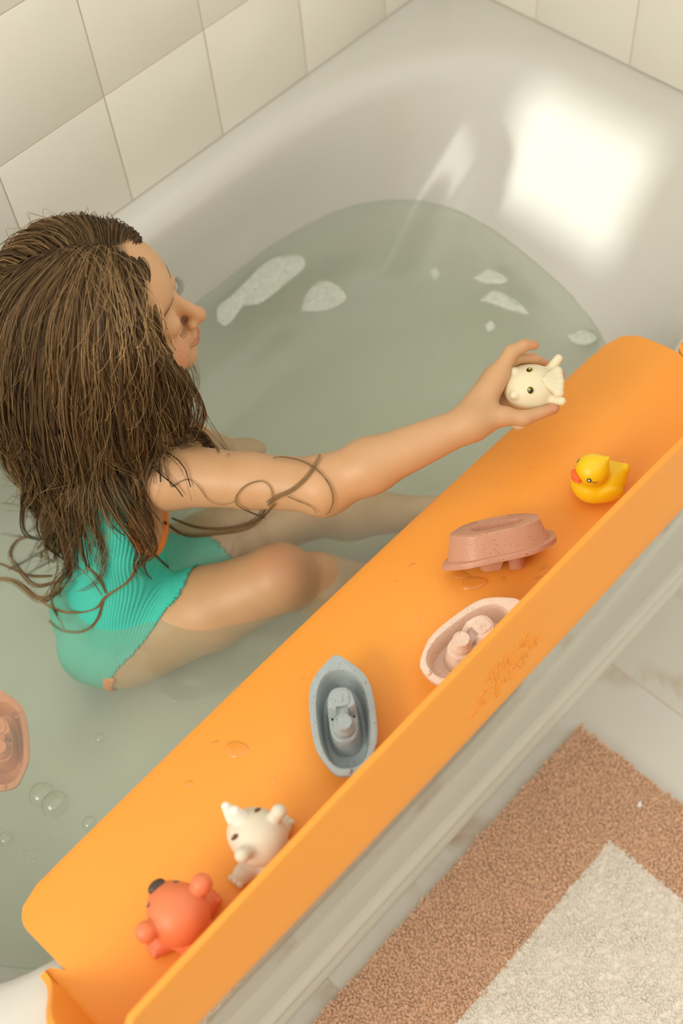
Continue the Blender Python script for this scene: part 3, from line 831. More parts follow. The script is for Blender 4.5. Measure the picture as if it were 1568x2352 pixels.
prims = [
    ell(C0, (0.063, 0.078, 0.062), TF, 0.03), ell(C1 + TF[:, 0]*0.004, (0.060, 0.074, 0.075), TF, 0.03), ell(C2, (0.062, 0.080, 0.085), TF, 0.03), ell(C3, (0.050, 0.086, 0.048), TF, 0.03),
    ell(C0 - D_FW*0.030 + D_RT*0.028 - A(0, 0, 0.010), (0.046, 0.044, 0.046), TF, 0.02), ell(C0 - D_FW*0.030 - D_RT*0.032 - A(0, 0, 0.012), (0.048, 0.046, 0.048), TF, 0.02),
    cone(C3 + SPINE_UP*0.02, hp(-0.022, 0, -0.070), 0.033, 0.031, 0.025),
    cone(C3 + SPINE_UP*0.030, shR + A(-0.01, 0.01, 0.0), 0.030, 0.030, 0.03), cone(C3 + SPINE_UP*0.030, shL + A(-0.01, -0.01, 0.0), 0.030, 0.030, 0.03),
    # right arm
    cone(shR, upR, 0.0365, 0.0305, 0.025), cone(upR, elR, 0.0305, 0.0300, 0.010), ball(elR + A(0, 0, -0.001), 0.0305, 0.012),
    cone(elR, elR*0.68 + wrR*0.32, 0.0300, 0.0295, 0.012), cone(elR*0.68 + wrR*0.32, wrR, 0.0295, 0.0185, 0.012),
    # left arm hanging into the water on the far side
    cone(shL, A(0.775, 0.560, 0.415), 0.034, 0.028, 0.02), cone(A(0.775, 0.560, 0.415), A(0.850, 0.505, 0.330), 0.028, 0.018, 0.012), ell(A(0.875, 0.485, 0.318), (0.030, 0.018, 0.011), frame((1, -0.8, -0.3)), 0.01),
    # legs
    cone(hipR, (hipR*0.45 + knR*0.55), 0.056, 0.050, 0.025), cone((hipR*0.45 + knR*0.55), knR, 0.050, 0.040, 0.015), ell(knR + A(0.004, -0.002, 0.006), (0.038, 0.036, 0.036), None, 0.012),
    cone(knR, knR*0.66 + anR*0.34 - A(0, 0, 0.006), 0.037, 0.036, 0.015), cone(knR*0.66 + anR*0.34 - A(0, 0, 0.006), anR, 0.036, 0.021, 0.015), cone(anR, anR + A(0.055, -0.050, 0.012), 0.022, 0.017, 0.015), cone(anR + A(0.055, -0.050, 0.012), anR + A(0.085, -0.075, 0.030), 0.018, 0.012, 0.012),
    cone(hipL, (hipL*0.45 + knL*0.55), 0.062, 0.050, 0.025), cone((hipL*0.45 + knL*0.55), knL, 0.050, 0.038, 0.015), ball(knL + A(0, 0, 0.004), 0.037, 0.012),
    cone(knL, knL*0.66 + anL*0.34 - A(0, 0, 0.004), 0.036, 0.036, 0.015), cone(knL*0.66 + anL*0.34 - A(0, 0, 0.004), anL, 0.036, 0.021, 0.015), cone(anL, anL + A(0.055, -0.050, 0.012), 0.022, 0.017, 0.015), cone(anL + A(0.055, -0.050, 0.012), anL + A(0.085, -0.075, 0.030), 0.018, 0.012, 0.012),
    # head
    ell(hp(-0.010, 0, 0.014), (0.086, 0.071, 0.076), HF, 0.02), ell(hp(0.040, 0, 0.028), (0.046, 0.056, 0.050), HF, 0.02), ell(hp(0.034, 0, -0.046), (0.048, 0.051, 0.056), HF, 0.025),
    ell(hp(0.052, 0.029, -0.050), (0.028, 0.026, 0.027), HF, 0.014), ell(hp(0.052, -0.029, -0.050), (0.028, 0.026, 0.027), HF, 0.014), ell(hp(0.066, 0, -0.086), (0.017, 0.020, 0.015), HF, 0.014),
    cut(ball(hp(0.104, 0.036, 0.000), 0.013, 0.016)), cut(ball(hp(0.104, -0.036, 0.000), 0.013, 0.016)),
    ball(hp(0.0725, 0.030, -0.008), 0.0125, 0.010), ball(hp(0.0725, -0.030, -0.008), 0.0125, 0.010),
    cone(hp(0.082, 0, -0.004), hp(0.0985, 0, -0.034), 0.0060, 0.0080, 0.010), ball(hp(0.0990, 0, -0.0355), 0.0082, 0.004), ball(hp(0.0905, 0.0085, -0.0385), 0.0060, 0.005), ball(hp(0.0905, -0.0085, -0.0385), 0.0060, 0.005),
    ell(hp(0.0800, 0, -0.053), (0.010, 0.017, 0.011), HF, 0.008),
    ell(hp(0.0865, 0, -0.0585), (0.0075, 0.0125, 0.0042), HF, 0.003), ell(hp(0.0835, 0, -0.0680), (0.0075, 0.0115, 0.0048), HF, 0.003), cut(ell(hp(0.0935, 0, -0.0632), (0.006, 0.018, 0.0010), HF, 0.0015)),
    ell(hp(-0.006, 0.071, -0.018), (0.017, 0.006, 0.024), HF, 0.006), ell(hp(-0.006, -0.071, -0.018), (0.017, 0.006, 0.024), HF, 0.006),
]
D0 = float((wrR - CAM) @ FW) + 0.004
def cp(x, y, dd=0.0): return PD(1040 + x / 5.227, 740 + y / 5.227, D0 + dd)
hand = [
    cone(wrR, cp(300, 1050, 0.006), 0.0185, 0.0165, 0.012), cone(cp(250, 1110, 0.004), cp(545, 640, 0.004), 0.0160, 0.0120, 0.012),
    cone(cp(270, 1050, 0.016), cp(520, 620, 0.016), 0.0140, 0.0105, 0.012), cone(cp(230, 1040, 0.026), cp(470, 620, 0.028), 0.0120, 0.0095, 0.010),
    cone(cp(330, 1190, -0.002), cp(620, 1130, -0.004), 0.0140, 0.0098, 0.012), cone(cp(620, 1130, -0.004), cp(850, 1155, -0.006), 0.0094, 0.0080, 0.006), cone(cp(850, 1155, -0.006), cp(1215, 1035, -0.001), 0.0080, 0.0060, 0.004),
    cone(cp(540, 630, 0.004), cp(700, 360, 0.001), 0.0092, 0.0078, 0.006), cone(cp(700, 360, 0.001), cp(850, 280, 0.003), 0.0076, 0.0066, 0.003), cone(cp(850, 280, 0.003), cp(975, 275, 0.007), 0.0064, 0.0054, 0.003),
    cone(cp(540, 610, 0.016), cp(760, 430, 0.017), 0.0086, 0.0074, 0.003), cone(cp(760, 430, 0.017), cp(960, 440, 0.026), 0.0072, 0.0064, 0.003), cone(cp(960, 440, 0.026), cp(1130, 520, 0.036), 0.0062, 0.0052, 0.003),
    cone(cp(500, 610, 0.028), cp(720, 480, 0.036), 0.0082, 0.0072, 0.003), cone(cp(720, 480, 0.036), cp(980, 520, 0.046), 0.0070, 0.0064, 0.003), cone(cp(980, 520, 0.046), cp(1290, 640, 0.044), 0.0062, 0.0052, 0.003),
    cone(cp(460, 630, 0.034), cp(640, 560, 0.048), 0.0074, 0.0066, 0.003), cone(cp(640, 560, 0.048), cp(840, 640, 0.056), 0.0064, 0.0058, 0.003), cone(cp(840, 640, 0.056), cp(980, 740, 0.054), 0.0056, 0.0048, 0.003),
]
allp = prims + hand
HB = 0.0023
body = Field(allp, HB)
V, Q = body.mesh()
V = lap(V, Q, 1)
person = mesh_obj('person', V, Q, None)
person['label'] = 'child in teal swimsuit sitting in the bath, reaching right arm out holding a unicorn toy'
person['category'] = 'person'
# skin colour: redder lips, cheeks, nose tip, knees and fingertips
def near(c, r): return np.clip(1 - np.linalg.norm(V - c, axis=1) / r, 0, 1)
lip = np.clip(1 - np.minimum(np.linalg.norm(((V - hp(0.0885, 0, -0.0585)) @ HF) / A(0.010, 0.014, 0.0048), axis=1), np.linalg.norm(((V - hp(0.0860, 0, -0.0685)) @ HF) / A(0.010, 0.013, 0.0055), axis=1)), 0, 1) * 3
red = 0.8*near(hp(0.070, -0.034, -0.05), 0.032) + 0.8*near(hp(0.070, 0.034, -0.05), 0.032) + 0.9*near(hp(0.099, 0, -0.036), 0.014) + 0.6*near(knR + A(0.01, 0, 0.03), 0.05) + 0.7*near(knL + A(0.01, 0, 0.03), 0.05)
for c in (cp(985, 275, 0.007), cp(1225, 1030, -0.001), cp(1130, 520, 0.036), cp(1300, 640, 0.044)): red = red + 0.9*near(c, 0.020)
at = person.data.attributes.new('blush', 'FLOAT', 'POINT'); at.data.foreach_set('value', np.clip(red, 0, 1).astype(np.float32))
at = person.data.attributes.new('lip', 'FLOAT', 'POINT'); at.data.foreach_set('value', np.clip(lip, 0, 1).astype(np.float32))
ms = mat('skin', srgb(210, 163, 118), 0.42, spec=0.45, noise=0.05, nscale=25, bump=0.06, bscale=500, sss=0.12)
nt = ms.node_tree; bs = nt.nodes['Principled BSDF']; src = bs.inputs['Base Color'].links[0].from_socket
scalp = np.clip((0.014 - ((V - HC) @ HF[:, 0] - 0.62*((V - HC) @ HF[:, 2]))) / 0.012, 0, 1) * (((V - HC) @ HF[:, 2]) > -0.062) * (np.linalg.norm(V - HC, axis=1) < 0.12)
at = person.data.attributes.new('scalp', 'FLOAT', 'POINT'); at.data.foreach_set('value', scalp.astype(np.float32))
for nm, cc, fac in (('scalp', srgb(88, 62, 38), 0.92), ('blush', srgb(206, 126, 94), 0.75), ('lip', srgb(190, 104, 84), 0.9)):
    an = nt.nodes.new('ShaderNodeAttribute'); an.attribute_name = nm
    ml = nt.nodes.new('ShaderNodeMath'); ml.operation = 'MULTIPLY'; ml.inputs[1].default_value = fac; nt.links.new(an.outputs['Fac'], ml.inputs[0])
    mx = nt.nodes.new('ShaderNodeMix'); mx.data_type = 'RGBA'; mx.inputs[7].default_value = cc
    nt.links.new(ml.outputs[0], mx.inputs[0]); nt.links.new(src, mx.inputs[6]); src = mx.outputs[2]
nt.links.new(src, bs.inputs['Base Color'])
person.data.materials.append(ms)

def body_hit(px, py, off=0.002):    # first point of the body's surface along a pixel's ray, or None
    d = nrm(ray(px, py)); t = 0.8
    while t < 2.2:
        p = CAM + d * t; i = np.round((p - body.lo) / HB).astype(int)
        if np.all(i >= 0) and np.all(i < body.n):
            f = float(body.F[tuple(i)])
            if f < off: return p
            t += max(0.0015, min(f - off, 0.02)) * 0.8
        else: t += 0.01
    return None

# ---- swimsuit: the torso's own surface pushed out, cut by arm, neck and leg openings
sf = Field(prims[:9] + prims[17:32], 0.0017, lo=(0.49, 0.31, 0.165), hi=(0.76, 0.60, 0.575))
X = sf.grid().astype(np.float32)
def de(c, r, Mx): return d_ell(X, A(*c), A(*r), Mx)
armR = de(shR + D_RT*0.020 - SPINE_UP*0.036 - D_FW*0.004, (0.050, 0.062, 0.062), TF)
armL = de(shL - D_RT*0.020 - SPINE_UP*0.036 - D_FW*0.004, (0.050, 0.062, 0.062), TF)
nk = de(C3 + SPINE_UP*0.062, (0.10, 0.046, 0.072), TF)
legR = d_cone(X, hipR + D_FW*0.018 + D_RT*0.022 - A(0, 0, 0.012), knR, 0.060, 0.07)
legL = d_cone(X, hipL + D_FW*0.018 - D_RT*0.022 - A(0, 0, 0.012), knL, 0.060, 0.07)
top = (X - (C3 + SPINE_UP*0.085)) @ SPINE_UP
reg = np.maximum.reduce([-armR, -armL, -nk, -legR, -legL, top])
Vs, Qs = sf.mesh(np.maximum(sf.F - 0.0026, reg))
m_suit = mat('teal_rib_knit', srgb(78, 206, 184), 0.75, spec=0.2, noise=0.06, nscale=30, sss=0.0)
nt = m_suit.node_tree; bs = nt.nodes['Principled BSDF']
tc = nt.nodes.new('ShaderNodeTexCoord'); vm = nt.nodes.new('ShaderNodeVectorMath'); vm.operation = 'DOT_PRODUCT'; vm.inputs[1].default_value = tuple(nrm(D_RT * 0.75 + D_FW * 0.66))
nt.links.new(tc.outputs['Object'], vm.inputs[0])
mm = nt.nodes.new('ShaderNodeMath'); mm.operation = 'MULTIPLY'; mm.inputs[1].default_value = 2100; nt.links.new(vm.outputs['Value'], mm.inputs[0])
sn = nt.nodes.new('ShaderNodeMath'); sn.operation = 'SINE'; nt.links.new(mm.outputs[0], sn.inputs[0])
bp = nt.nodes.new('ShaderNodeBump'); bp.inputs['Strength'].default_value = 0.4; bp.inputs['Distance'].default_value = 0.0012
nt.links.new(sn.outputs[0], bp.inputs['Height']); nt.links.new(bp.outputs[0], bs.inputs['Normal'])
Vs = lap(Vs, Qs, 4)
suit = mesh_obj('swimsuit', Vs, Qs, m_suit, person)
suit['label'] = 'ribbed teal swimsuit'
m_or = mat('orange_binding', srgb(250, 150, 66), 0.8, spec=0.2, noise=0.06, nscale=200, bump=0.3, bscale=900)
Vt, Qt = sf.mesh(np.maximum.reduce([sf.F - 0.0042, reg - 0.001, -(reg + np.where(X[..., 2] < 0.30, 0.006, np.where(X[..., 2] < 0.415, -0.01, 0.0085)))]))
Vt = lap(Vt, Qt, 2)
lab = np.arange(len(Vt))
for _ in range(400):                # connected pieces: one binding for each opening
    old = lab.copy(); mq = lab[Qt].min(1)
    for a in range(4): np.minimum.at(lab, Qt[:, a], mq)
    lab = lab[lab]
    if np.array_equal(old, lab): break
for L_ in np.unique(lab):
    vm_ = lab == L_
    if vm_.sum() < 60: continue
    re = np.cumsum(vm_) - 1; qm = vm_[Qt[:, 0]]
    tr_o = mesh_obj('binding', Vt[vm_], re[Qt[qm]], m_or, suit); tr_o['label'] = 'orange edging'
del X, armR, armL, nk, legR, legL, top, reg

# ---- face details
m_lash = mat('lash', srgb(52, 34, 22), 0.6)
m_brow = mat('brow', srgb(120, 86, 54), 0.7)
for s in (-1, 1):
    lm = MB()
    for k in range(14):
        a = -0.9 + 1.8 * k / 13
        b0 = hp(0.0735 + 0.0122*cos(a)*0.98, s*(0.030 + 0.0125*sin(a)), -0.0150); b1 = b0 + HF @ A(0.0050*cos(a), s*0.0050*sin(a), -0.0030); b2 = b1 + HF @ A(0.002*cos(a), s*0.002*sin(a), 0.0012)
        lm.tube([b0, b1, b2], [0.00035, 0.00028, 0.0001], 4)
    lm.build('eyelashes', m_lash, person)
    bm_ = MB()
    for k in range(26):
        u = k / 25; base_ = hp(0.0850 - 0.020*u*u, s*(0.014 + 0.034*u), 0.0125 + 0.004*sin(pi*u)) 
        d = HF @ A(-0.001, s*0.006, 0.0018); bm_.tube([base_, base_ + d*0.5, base_ + d], [0.0004, 0.0004, 0.0001], 4)
    bm_.build('eyebrow', m_brow, person)

# ---- hair: strands that slide over head and back under gravity, gathered into wavy locks
NS, ST, STEP = 9000, 44, 0.0095
ER = A(0.0905, 0.0765, 0.0815); EC = A(-0.009, 0, 0.015)
dirs = rng.normal(size=(NS*6, 3)); dirs /= np.linalg.norm(dirs, axis=1)[:, None]
frd = A(0.45, 0.02, 0.85) + rng.normal(0, 0.20, (2600, 3)); frd /= np.linalg.norm(frd, axis=1)[:, None]
dirs = np.concatenate([frd, dirs])      # denser along the parting and the front hairline
loc = EC + dirs * ER
ok = (loc[:, 0] - 0.70*loc[:, 2] < np.where(loc[:, 2] > 0.045, 0.031, 0.006)) & (loc[:, 2] > -0.060)
ok &= ~((loc[:, 0] > 0.045) & (np.abs(loc[:, 1]) > 0.052))
loc = loc[ok][:NS]; NS = len(loc)
side = np.where(loc[:, 1] + rng.normal(0, 0.002, NS) > 0.006, 1.0, -1.0)
p = HC + loc @ HF.T
nv = ((loc - EC) / ER**2); nv /= np.linalg.norm(nv, axis=1)[:, None]
topness = np.clip((loc[:, 2] - 0.02) / 0.07, 0, 1)[:, None]
d0 = topness * np.column_stack([-0.62 + 0.55*np.clip(loc[:, 0] / 0.06, 0, 1), side*0.85, 0.10*np.ones(NS)]) + (1 - topness) * A(-0.25, 0, -1.0)
d0 = d0 - nv * (np.sum(d0*nv, 1)[:, None]) + nv * 0.10
d = d0 @ HF.T; d /= np.linalg.norm(d, axis=1)[:, None]
colE = [(hp(*EC), ER + 0.001, HF), (hp(0.034, 0, -0.046), A(0.050, 0.055, 0.058), HF), (C2, A(0.066, 0.084, 0.090), TF), (C3, A(0.056, 0.092, 0.054), TF), (C1, A(0.066, 0.080, 0.082), TF), (C0, A(0.072, 0.090, 0.074), TF)]
colC = [(C3 + SPINE_UP*0.03, shR, 0.036, 0.040), (C3 + SPINE_UP*0.03, shL, 0.036, 0.040), (shR, elR, 0.040, 0.033), (C3, hp(-0.022, 0, -0.07), 0.036, 0.034)]
def collide(p, lift):
    for c, r, Mx in colE:
        q = (p - c) @ Mx; k = np.linalg.norm(q / (r + lift[:, None]), axis=1)
        m = k < 1; kk = np.where(m, np.maximum(k, 0.2), 1)
        p = np.where(m[:, None], c + (q / kk[:, None]) @ Mx.T, p)
    for a, b, r1, r2 in colC:
        ab = b - a; t = np.clip(((p - a) @ ab) / (ab @ ab), 0, 1); q = p - (a + t[:, None]*ab); L = np.linalg.norm(q, axis=1) + 1e-9
        rr = r1 + (r2 - r1)*t + lift
        p = np.where((L < rr)[:, None], a + t[:, None]*ab + q / L[:, None] * rr[:, None], p)
    return p
lift = rng.uniform(0.0, 0.007, NS) ** 1.0
vol = rng.uniform(0.002, 0.012, NS)                       # hair body stands off the skull
traj = [p.copy()]
back = -HF[:, 0]*0.9; back[2] = 0
for st in range(ST):
    w = max(0, 1 - st / 16)
    g = A(0, 0, -0.30) + back * 0.125 * w
    d = d * 0.80 + g + rng.normal(0, 0.025, (NS, 3))
    d /= np.linalg.norm(d, axis=1)[:, None]
    pn_ = p + d * STEP
    pn_ = collide(pn_, lift + vol * min(1, st / 6) * (1 if st < 22 else max(0.2, 1 - (st-22)/14)))
    low = pn_[:, 2] < ZW - 0.02        # under water the ends slow down and drift
    pn_[low, 2] = ZW - 0.02 + 0.2 * (pn_[low, 2] - ZW + 0.02)
    pn_[low, :2] += -D_FW[:2] * STEP * 0.25 + rng.normal(0, 0.0015, (low.sum(), 2))
    d = pn_ - p; d /= (np.linalg.norm(d, axis=1)[:, None] + 1e-9)
    p = pn_; traj.append(p.copy())
TJ = np.stack(traj, 1)                                    # strands x steps x 3
LQ = (TJ - HC) @ HF                                        # keep the face free: hair beside it is swept back
xl = np.interp(LQ[..., 2], [-0.16, -0.08, -0.03, 0.0, 0.03, 0.06], [0.076, 0.067, 0.060, 0.052, 0.049, 0.064])
fade = np.clip((LQ[..., 2] + 0.20) / 0.05, 0, 1) * np.clip((0.065 - LQ[..., 2]) / 0.02, 0, 1)
ex = np.maximum(LQ[..., 0] - xl, 0) * 0.8 * fade
ex[:, 0] = 0
LQ[..., 0] -= ex; LQ[..., 1] += np.sign(LQ[..., 1]) * ex * 0.35
TJ = HC + LQ @ HF.T
NG = 190
gi = rng.choice(NS, NG, replace=False)
rt = TJ[:, 14]                                            # gather by where the strands lie, a third of the way down
own = np.concatenate([np.argmin(((rt[i:i+800, None] - rt[gi][None])**2).sum(-1), 1) for i in range(0, NS, 800)])
s = np.linspace(0, 1, ST + 1)
cl = np.clip((s - 0.34) / 0.6, 0, 1); cl = cl*cl*(3-2*cl) * 0.93
k = cl[None, :, None] * rng.uniform(0.86, 1.06, (NS, 1, 1))
TJ = TJ * (1 - k) + TJ[gi][own] * k
gph = rng.uniform(0, 6.28, (NG, 2)); gfr = rng.uniform(1.3, 2.5, NG); gam = rng.uniform(0.4, 1.3, NG)
env = np.clip((s - 0.25) / 0.6, 0, 1)[None, :] * 0.0195
w1 = np.sin(2*pi*gfr[own][:, None]*s[None] + gph[own, 0][:, None]) * env * gam[own][:, None]
w2 = np.cos(2*pi*gfr[own][:, None]*s[None]*1.1 + gph[own, 1][:, None]) * env * gam[own][:, None]
TJ = TJ + w1[..., None] * RT + w2[..., None] * (UP*0.6 - FW*0.4)
for st in range(4, ST + 1): TJ[:, st] = collide(TJ[:, st], lift * 0.6 + 0.001)
TJ[..., 2] = np.maximum(TJ[..., 2], ZW - 0.05)
length = np.where(rng.uniform(size=NS) < 0.7, rng.uniform(0.60, 0.88, NS), rng.uniform(0.42, 0.70, NS)) * rng.uniform(0.78, 1.20, NG)[own]
mid = TJ[:, 24] - CAM; mx_ = 784 + FPX * (mid @ RT) / (mid @ FW)      # the far-side hair hangs longest
length = length * np.clip(1.0 + (150 - mx_) / 500, 0.92, 1.22)
length = np.minimum(length, 1.0)
tint = np.clip(rng.normal(0.42, 0.20, NS) + rng.normal(0, 0.10, NG)[own], 0, 1)
def strand_mesh(paths, radii, tints, gfac):
    # paths: n x m x 3; three-sided tubes
    n, m, _ = paths.shape
    t = np.gradient(paths, axis=1); t /= (np.linalg.norm(t, axis=2, keepdims=True) + 1e-9)
    a = np.cross(t, np.broadcast_to(FW, t.shape)); a /= (np.linalg.norm(a, axis=2, keepdims=True) + 1e-9)
    b = np.cross(a, t)
    Vv = np.zeros((n, m, 3, 3))
    for q in range(3):
        an = 2*pi*q/3
        Vv[:, :, q] = paths + radii[:, :, None] * (cos(an)*a + sin(an)*b)
    base = (np.arange(n)[:, None]*m + np.arange(m-1)[None]).ravel()*3
    Fq = np.concatenate([np.stack([base+q, base+(q+1) % 3, base+3+(q+1) % 3, base+3+q], 1) for q in range(3)])
    tv = np.repeat(np.clip(tints[:, None] + gfac[None]*1.0, 0, 1), 3, axis=1).reshape(n, m*3)
    return Vv.reshape(-1, 3), Fq, tv.ravel()
# resample each strand to its own length
M_ = 30
u = np.linspace(0, 1, M_)
idx = u[None]*length[:, None]*ST; i0 = np.clip(idx.astype(int), 0, ST-1); fr = (idx - i0)[..., None]
ar = np.arange(NS)[:, None]
PT = TJ[ar, i0]*(1-fr) + TJ[ar, i0+1]*fr
rad = (rng.uniform(0.00028, 0.00060, NS)[:, None]) * (1 - 0.55*u[None]**2)
parts = [strand_mesh(PT, rad, tint, 0.10*u)]
# broad under-locks close to the head, to close the gaps
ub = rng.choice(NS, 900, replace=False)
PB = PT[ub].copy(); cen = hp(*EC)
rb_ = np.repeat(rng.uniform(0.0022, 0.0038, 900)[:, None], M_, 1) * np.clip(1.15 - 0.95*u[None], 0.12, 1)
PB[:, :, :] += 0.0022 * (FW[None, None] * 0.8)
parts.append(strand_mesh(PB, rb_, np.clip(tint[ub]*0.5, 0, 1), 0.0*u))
# loose flyaway hairs
NF = 420
fi = rng.choice(NS, NF); FP = PT[fi].copy(); n0 = (FP[:, :1] - cen); n0 /= np.linalg.norm(n0, axis=2, keepdims=True)
cph = rng.uniform(0, 6.28, (NF, 1)); cf = rng.uniform(1, 3, (NF, 1)); amp = rng.uniform(0.004, 0.016, (NF, 1))
FP += n0 * (np.sin(u[None]*pi) * amp * 1.2)[..., None] + RT * (np.sin(u[None]*6.28*cf + cph) * amp * u[None])[..., None] + UP * (np.cos(u[None]*6.28*cf + cph) * amp * u[None])[..., None]
parts.append(strand_mesh(FP, np.full((NF, M_), 0.00022), np.clip(rng.normal(0.75, 0.15, NF), 0, 1), 0.1*u))
# fair wisps at the near temple
cand = np.where((loc[:, 0] > 0.012) & (loc[:, 1] < 0.0))[0]
wi = rng.choice(cand, 150); WP = PT[wi][:, :].copy(); uw = np.linspace(0, rng.uniform(0.25, 0.5), M_)
iw = uw*(M_-1); jw = np.clip(iw.astype(int), 0, M_-2); fw_ = (iw-jw)[None, :, None]
WP = WP[:, jw]*(1-fw_) + WP[:, jw+1]*fw_
a1 = rng.uniform(0.002, 0.010, (150, 1)); f1 = rng.uniform(0.4, 1.3, (150, 1)); p1 = rng.uniform(0, 6.28, (150, 1))
WP += HF[:, 0] * (u[None] * rng.uniform(0.0, 0.028, (150, 1)))[..., None] + RT * ((np.sin(6.28*f1*u[None] + p1) - np.sin(p1)) * a1)[..., None] + UP * ((np.cos(6.28*f1*u[None] + p1) - np.cos(p1)) * a1)[..., None] - FW * 0.003
parts.append(strand_mesh(WP, np.full((150, M_), 0.00022), np.clip(rng.normal(0.85, 0.12, 150), 0, 1), 0.1*u))
# wet locks lying over the arm and the back of the swimsuit
locks = [([(395,1190),(455,1212),(530,1213),(590,1195),(622,1150),(668,1128),(705,1095),(728,1060),(736,1044)], 16, 0.0028),
         ([(380,1200),(430,1230),(500,1225),(575,1212),(612,1180),(630,1158)], 22, 0.0036),
         ([(628,1052),(650,1050),(700,1062),(745,1096),(765,1140),(758,1172),(748,1182)], 7, 0.0014),
         ([(610,1190),(560,1170),(540,1150),(560,1118),(600,1104),(622,1122),(626,1150)], 6, 0.0012),
         ([(392,1118),(432,1100),(456,1118),(478,1150),(512,1160),(545,1150)], 3, 0.0007),
         ([(376,1050),(384,1090),(394,1118),(410,1112)], 4, 0.0008), ([(660,1140),(715,1165),(728,1180)], 4, 0.0009),
         ([(172,1165),(178,1230),(196,1290),(230,1330),(243,1362)], 22, 0.0036), ([(128,1222),(160,1285),(205,1325),(233,1368)], 5, 0.0010), ([(120,1220),(128,1270),(133,1310),(105,1365)], 7, 0.0013),
         ([(345,1225),(318,1290),(296,1335),(245,1368),(222,1398),(160,1408),(112,1392),(60,1352)], 18, 0.0030), ([(236,1385),(222,1425),(190,1452),(140,1448),(112,1425)], 12, 0.0022),
         ([(335,1140),(352,1215),(340,1265),(322,1300)], 26, 0.0052), 
         ([(140,1352),(92,1378),(50,1345),(20,1330),(-20,1330)], 30, 0.0060), ([(128,1335),(80,1345),(40,1300),(22,1270),(40,1240),(62,1235)], 16, 0.0034), ([(120,1322),(70,1322),(30,1305),(-10,1290)], 14, 0.003),
         ([(380,985),(430,1002),(480,1012),(503,1036)], 16, 0.0030), ([(390,930),(440,960),(490,1000),(526,1045)], 5, 0.0020)]
for pts, cnt, spread in locks:
    sp = spline([(x, y) for x, y in pts], 6); q = []
    for x, y in sp:
        h = body_hit(x, y, 0.0035)
        if h is None or h[2] < ZW: h = P(x, y, ZW + 0.0015)
        q.append(h)
    q = np.array(q)
    for _ in range(3): q[1:-1] = 0.5*q[1:-1] + 0.25*(q[:-2] + q[2:])
    uu = np.linspace(0, len(q)-1, M_); ii = np.clip(uu.astype(int), 0, len(q)-2); ff = (uu-ii)[:, None]; q = q[ii]*(1-ff) + q[ii+1]*ff
    o2 = rng.normal(0, 0.40, (cnt, 2)) * spread
    tap = (0.35 + 0.65*np.sin(np.clip(u*0.9 + 0.1, 0, 1)*pi))[None, :, None]
    LP = q[None] + (o2[:, None, :1]*RT + o2[:, None, 1:]*UP) * tap + 0.0006*np.sin(u[None, :, None]*9 + rng.uniform(0, 6, (cnt, 1, 1)))*RT - 0.001*FW*rng.uniform(0, 1, (cnt, 1, 1))
    parts.append(strand_mesh(LP, np.repeat(rng.uniform(0.00024, 0.0005, cnt)[:, None], M_, 1) * (1 - 0.5*u[None]), np.clip(rng.normal(0.62, 0.18, cnt), 0, 1), 0.25*u))
off = 0; VV, FF, TT = [], [], []
for v, f, t in parts: VV.append(v); FF.append(f + off); TT.append(t); off += len(v)
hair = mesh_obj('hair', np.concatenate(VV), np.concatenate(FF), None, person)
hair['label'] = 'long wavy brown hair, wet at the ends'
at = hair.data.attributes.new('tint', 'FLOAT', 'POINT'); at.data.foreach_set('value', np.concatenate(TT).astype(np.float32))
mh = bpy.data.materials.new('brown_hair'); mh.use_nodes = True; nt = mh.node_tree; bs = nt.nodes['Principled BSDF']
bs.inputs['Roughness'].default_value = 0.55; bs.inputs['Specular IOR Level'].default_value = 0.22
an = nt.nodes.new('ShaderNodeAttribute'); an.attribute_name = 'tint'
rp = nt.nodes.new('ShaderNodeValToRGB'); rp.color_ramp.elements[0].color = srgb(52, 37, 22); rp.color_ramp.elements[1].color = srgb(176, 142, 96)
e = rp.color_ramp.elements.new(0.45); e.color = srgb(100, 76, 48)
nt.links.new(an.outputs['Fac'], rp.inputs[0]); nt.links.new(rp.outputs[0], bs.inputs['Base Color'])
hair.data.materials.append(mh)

# ------------------------------------------------------------------ unicorn toy in the hand
m_cream = mat('unicorn_cream', srgb(236, 224, 188), 0.3, spec=0.5, noise=0.05, sss=0.05)
m_gold = mat('painted_gold', srgb(206, 188, 84), 0.35)
uc = cp(965, 800, 0.016)
UN = nrm(-FW*0.93 + UP*0.30); UL = nrm(UP*0.93 + FW*0.30)
UF = nrm(-RT*0.75 + UN*0.66); UU = nrm(RT*0.66 + UN*0.75)
UM = np.stack([UF, UL, UU], 1)
def up_(x, y, z): return uc + UM @ A(x, y, z)
uni = thing('unicorn_bath_toy', 'cream unicorn bath toy with painted eyes held in the child\'s hand', 'bath toy', tuple(uc - UU*0.03))
def add_u(o): return to_local(o, uni)
add_u(sdf_obj('head', [ell(up_(0, 0, 0), (0.0275, 0.0265, 0.0255), UM, 0.006), ell(up_(0.012, 0, -0.008), (0.019, 0.0225, 0.0165), UM, 0.010), ball(up_(0.027, 0.0135, -0.004), 0.0052, 0.003), ball(up_(0.027, -0.0135, -0.004), 0.0052, 0.003),
                       cone(up_(-0.008, 0.018, 0.017), up_(-0.010, 0.029, 0.028), 0.0060, 0.0048, 0.004), cone(up_(-0.008, -0.016, 0.018), up_(-0.010, -0.021, 0.029), 0.0060, 0.0048, 0.004)], 0.0009, m_cream, None, 1))
mane = []
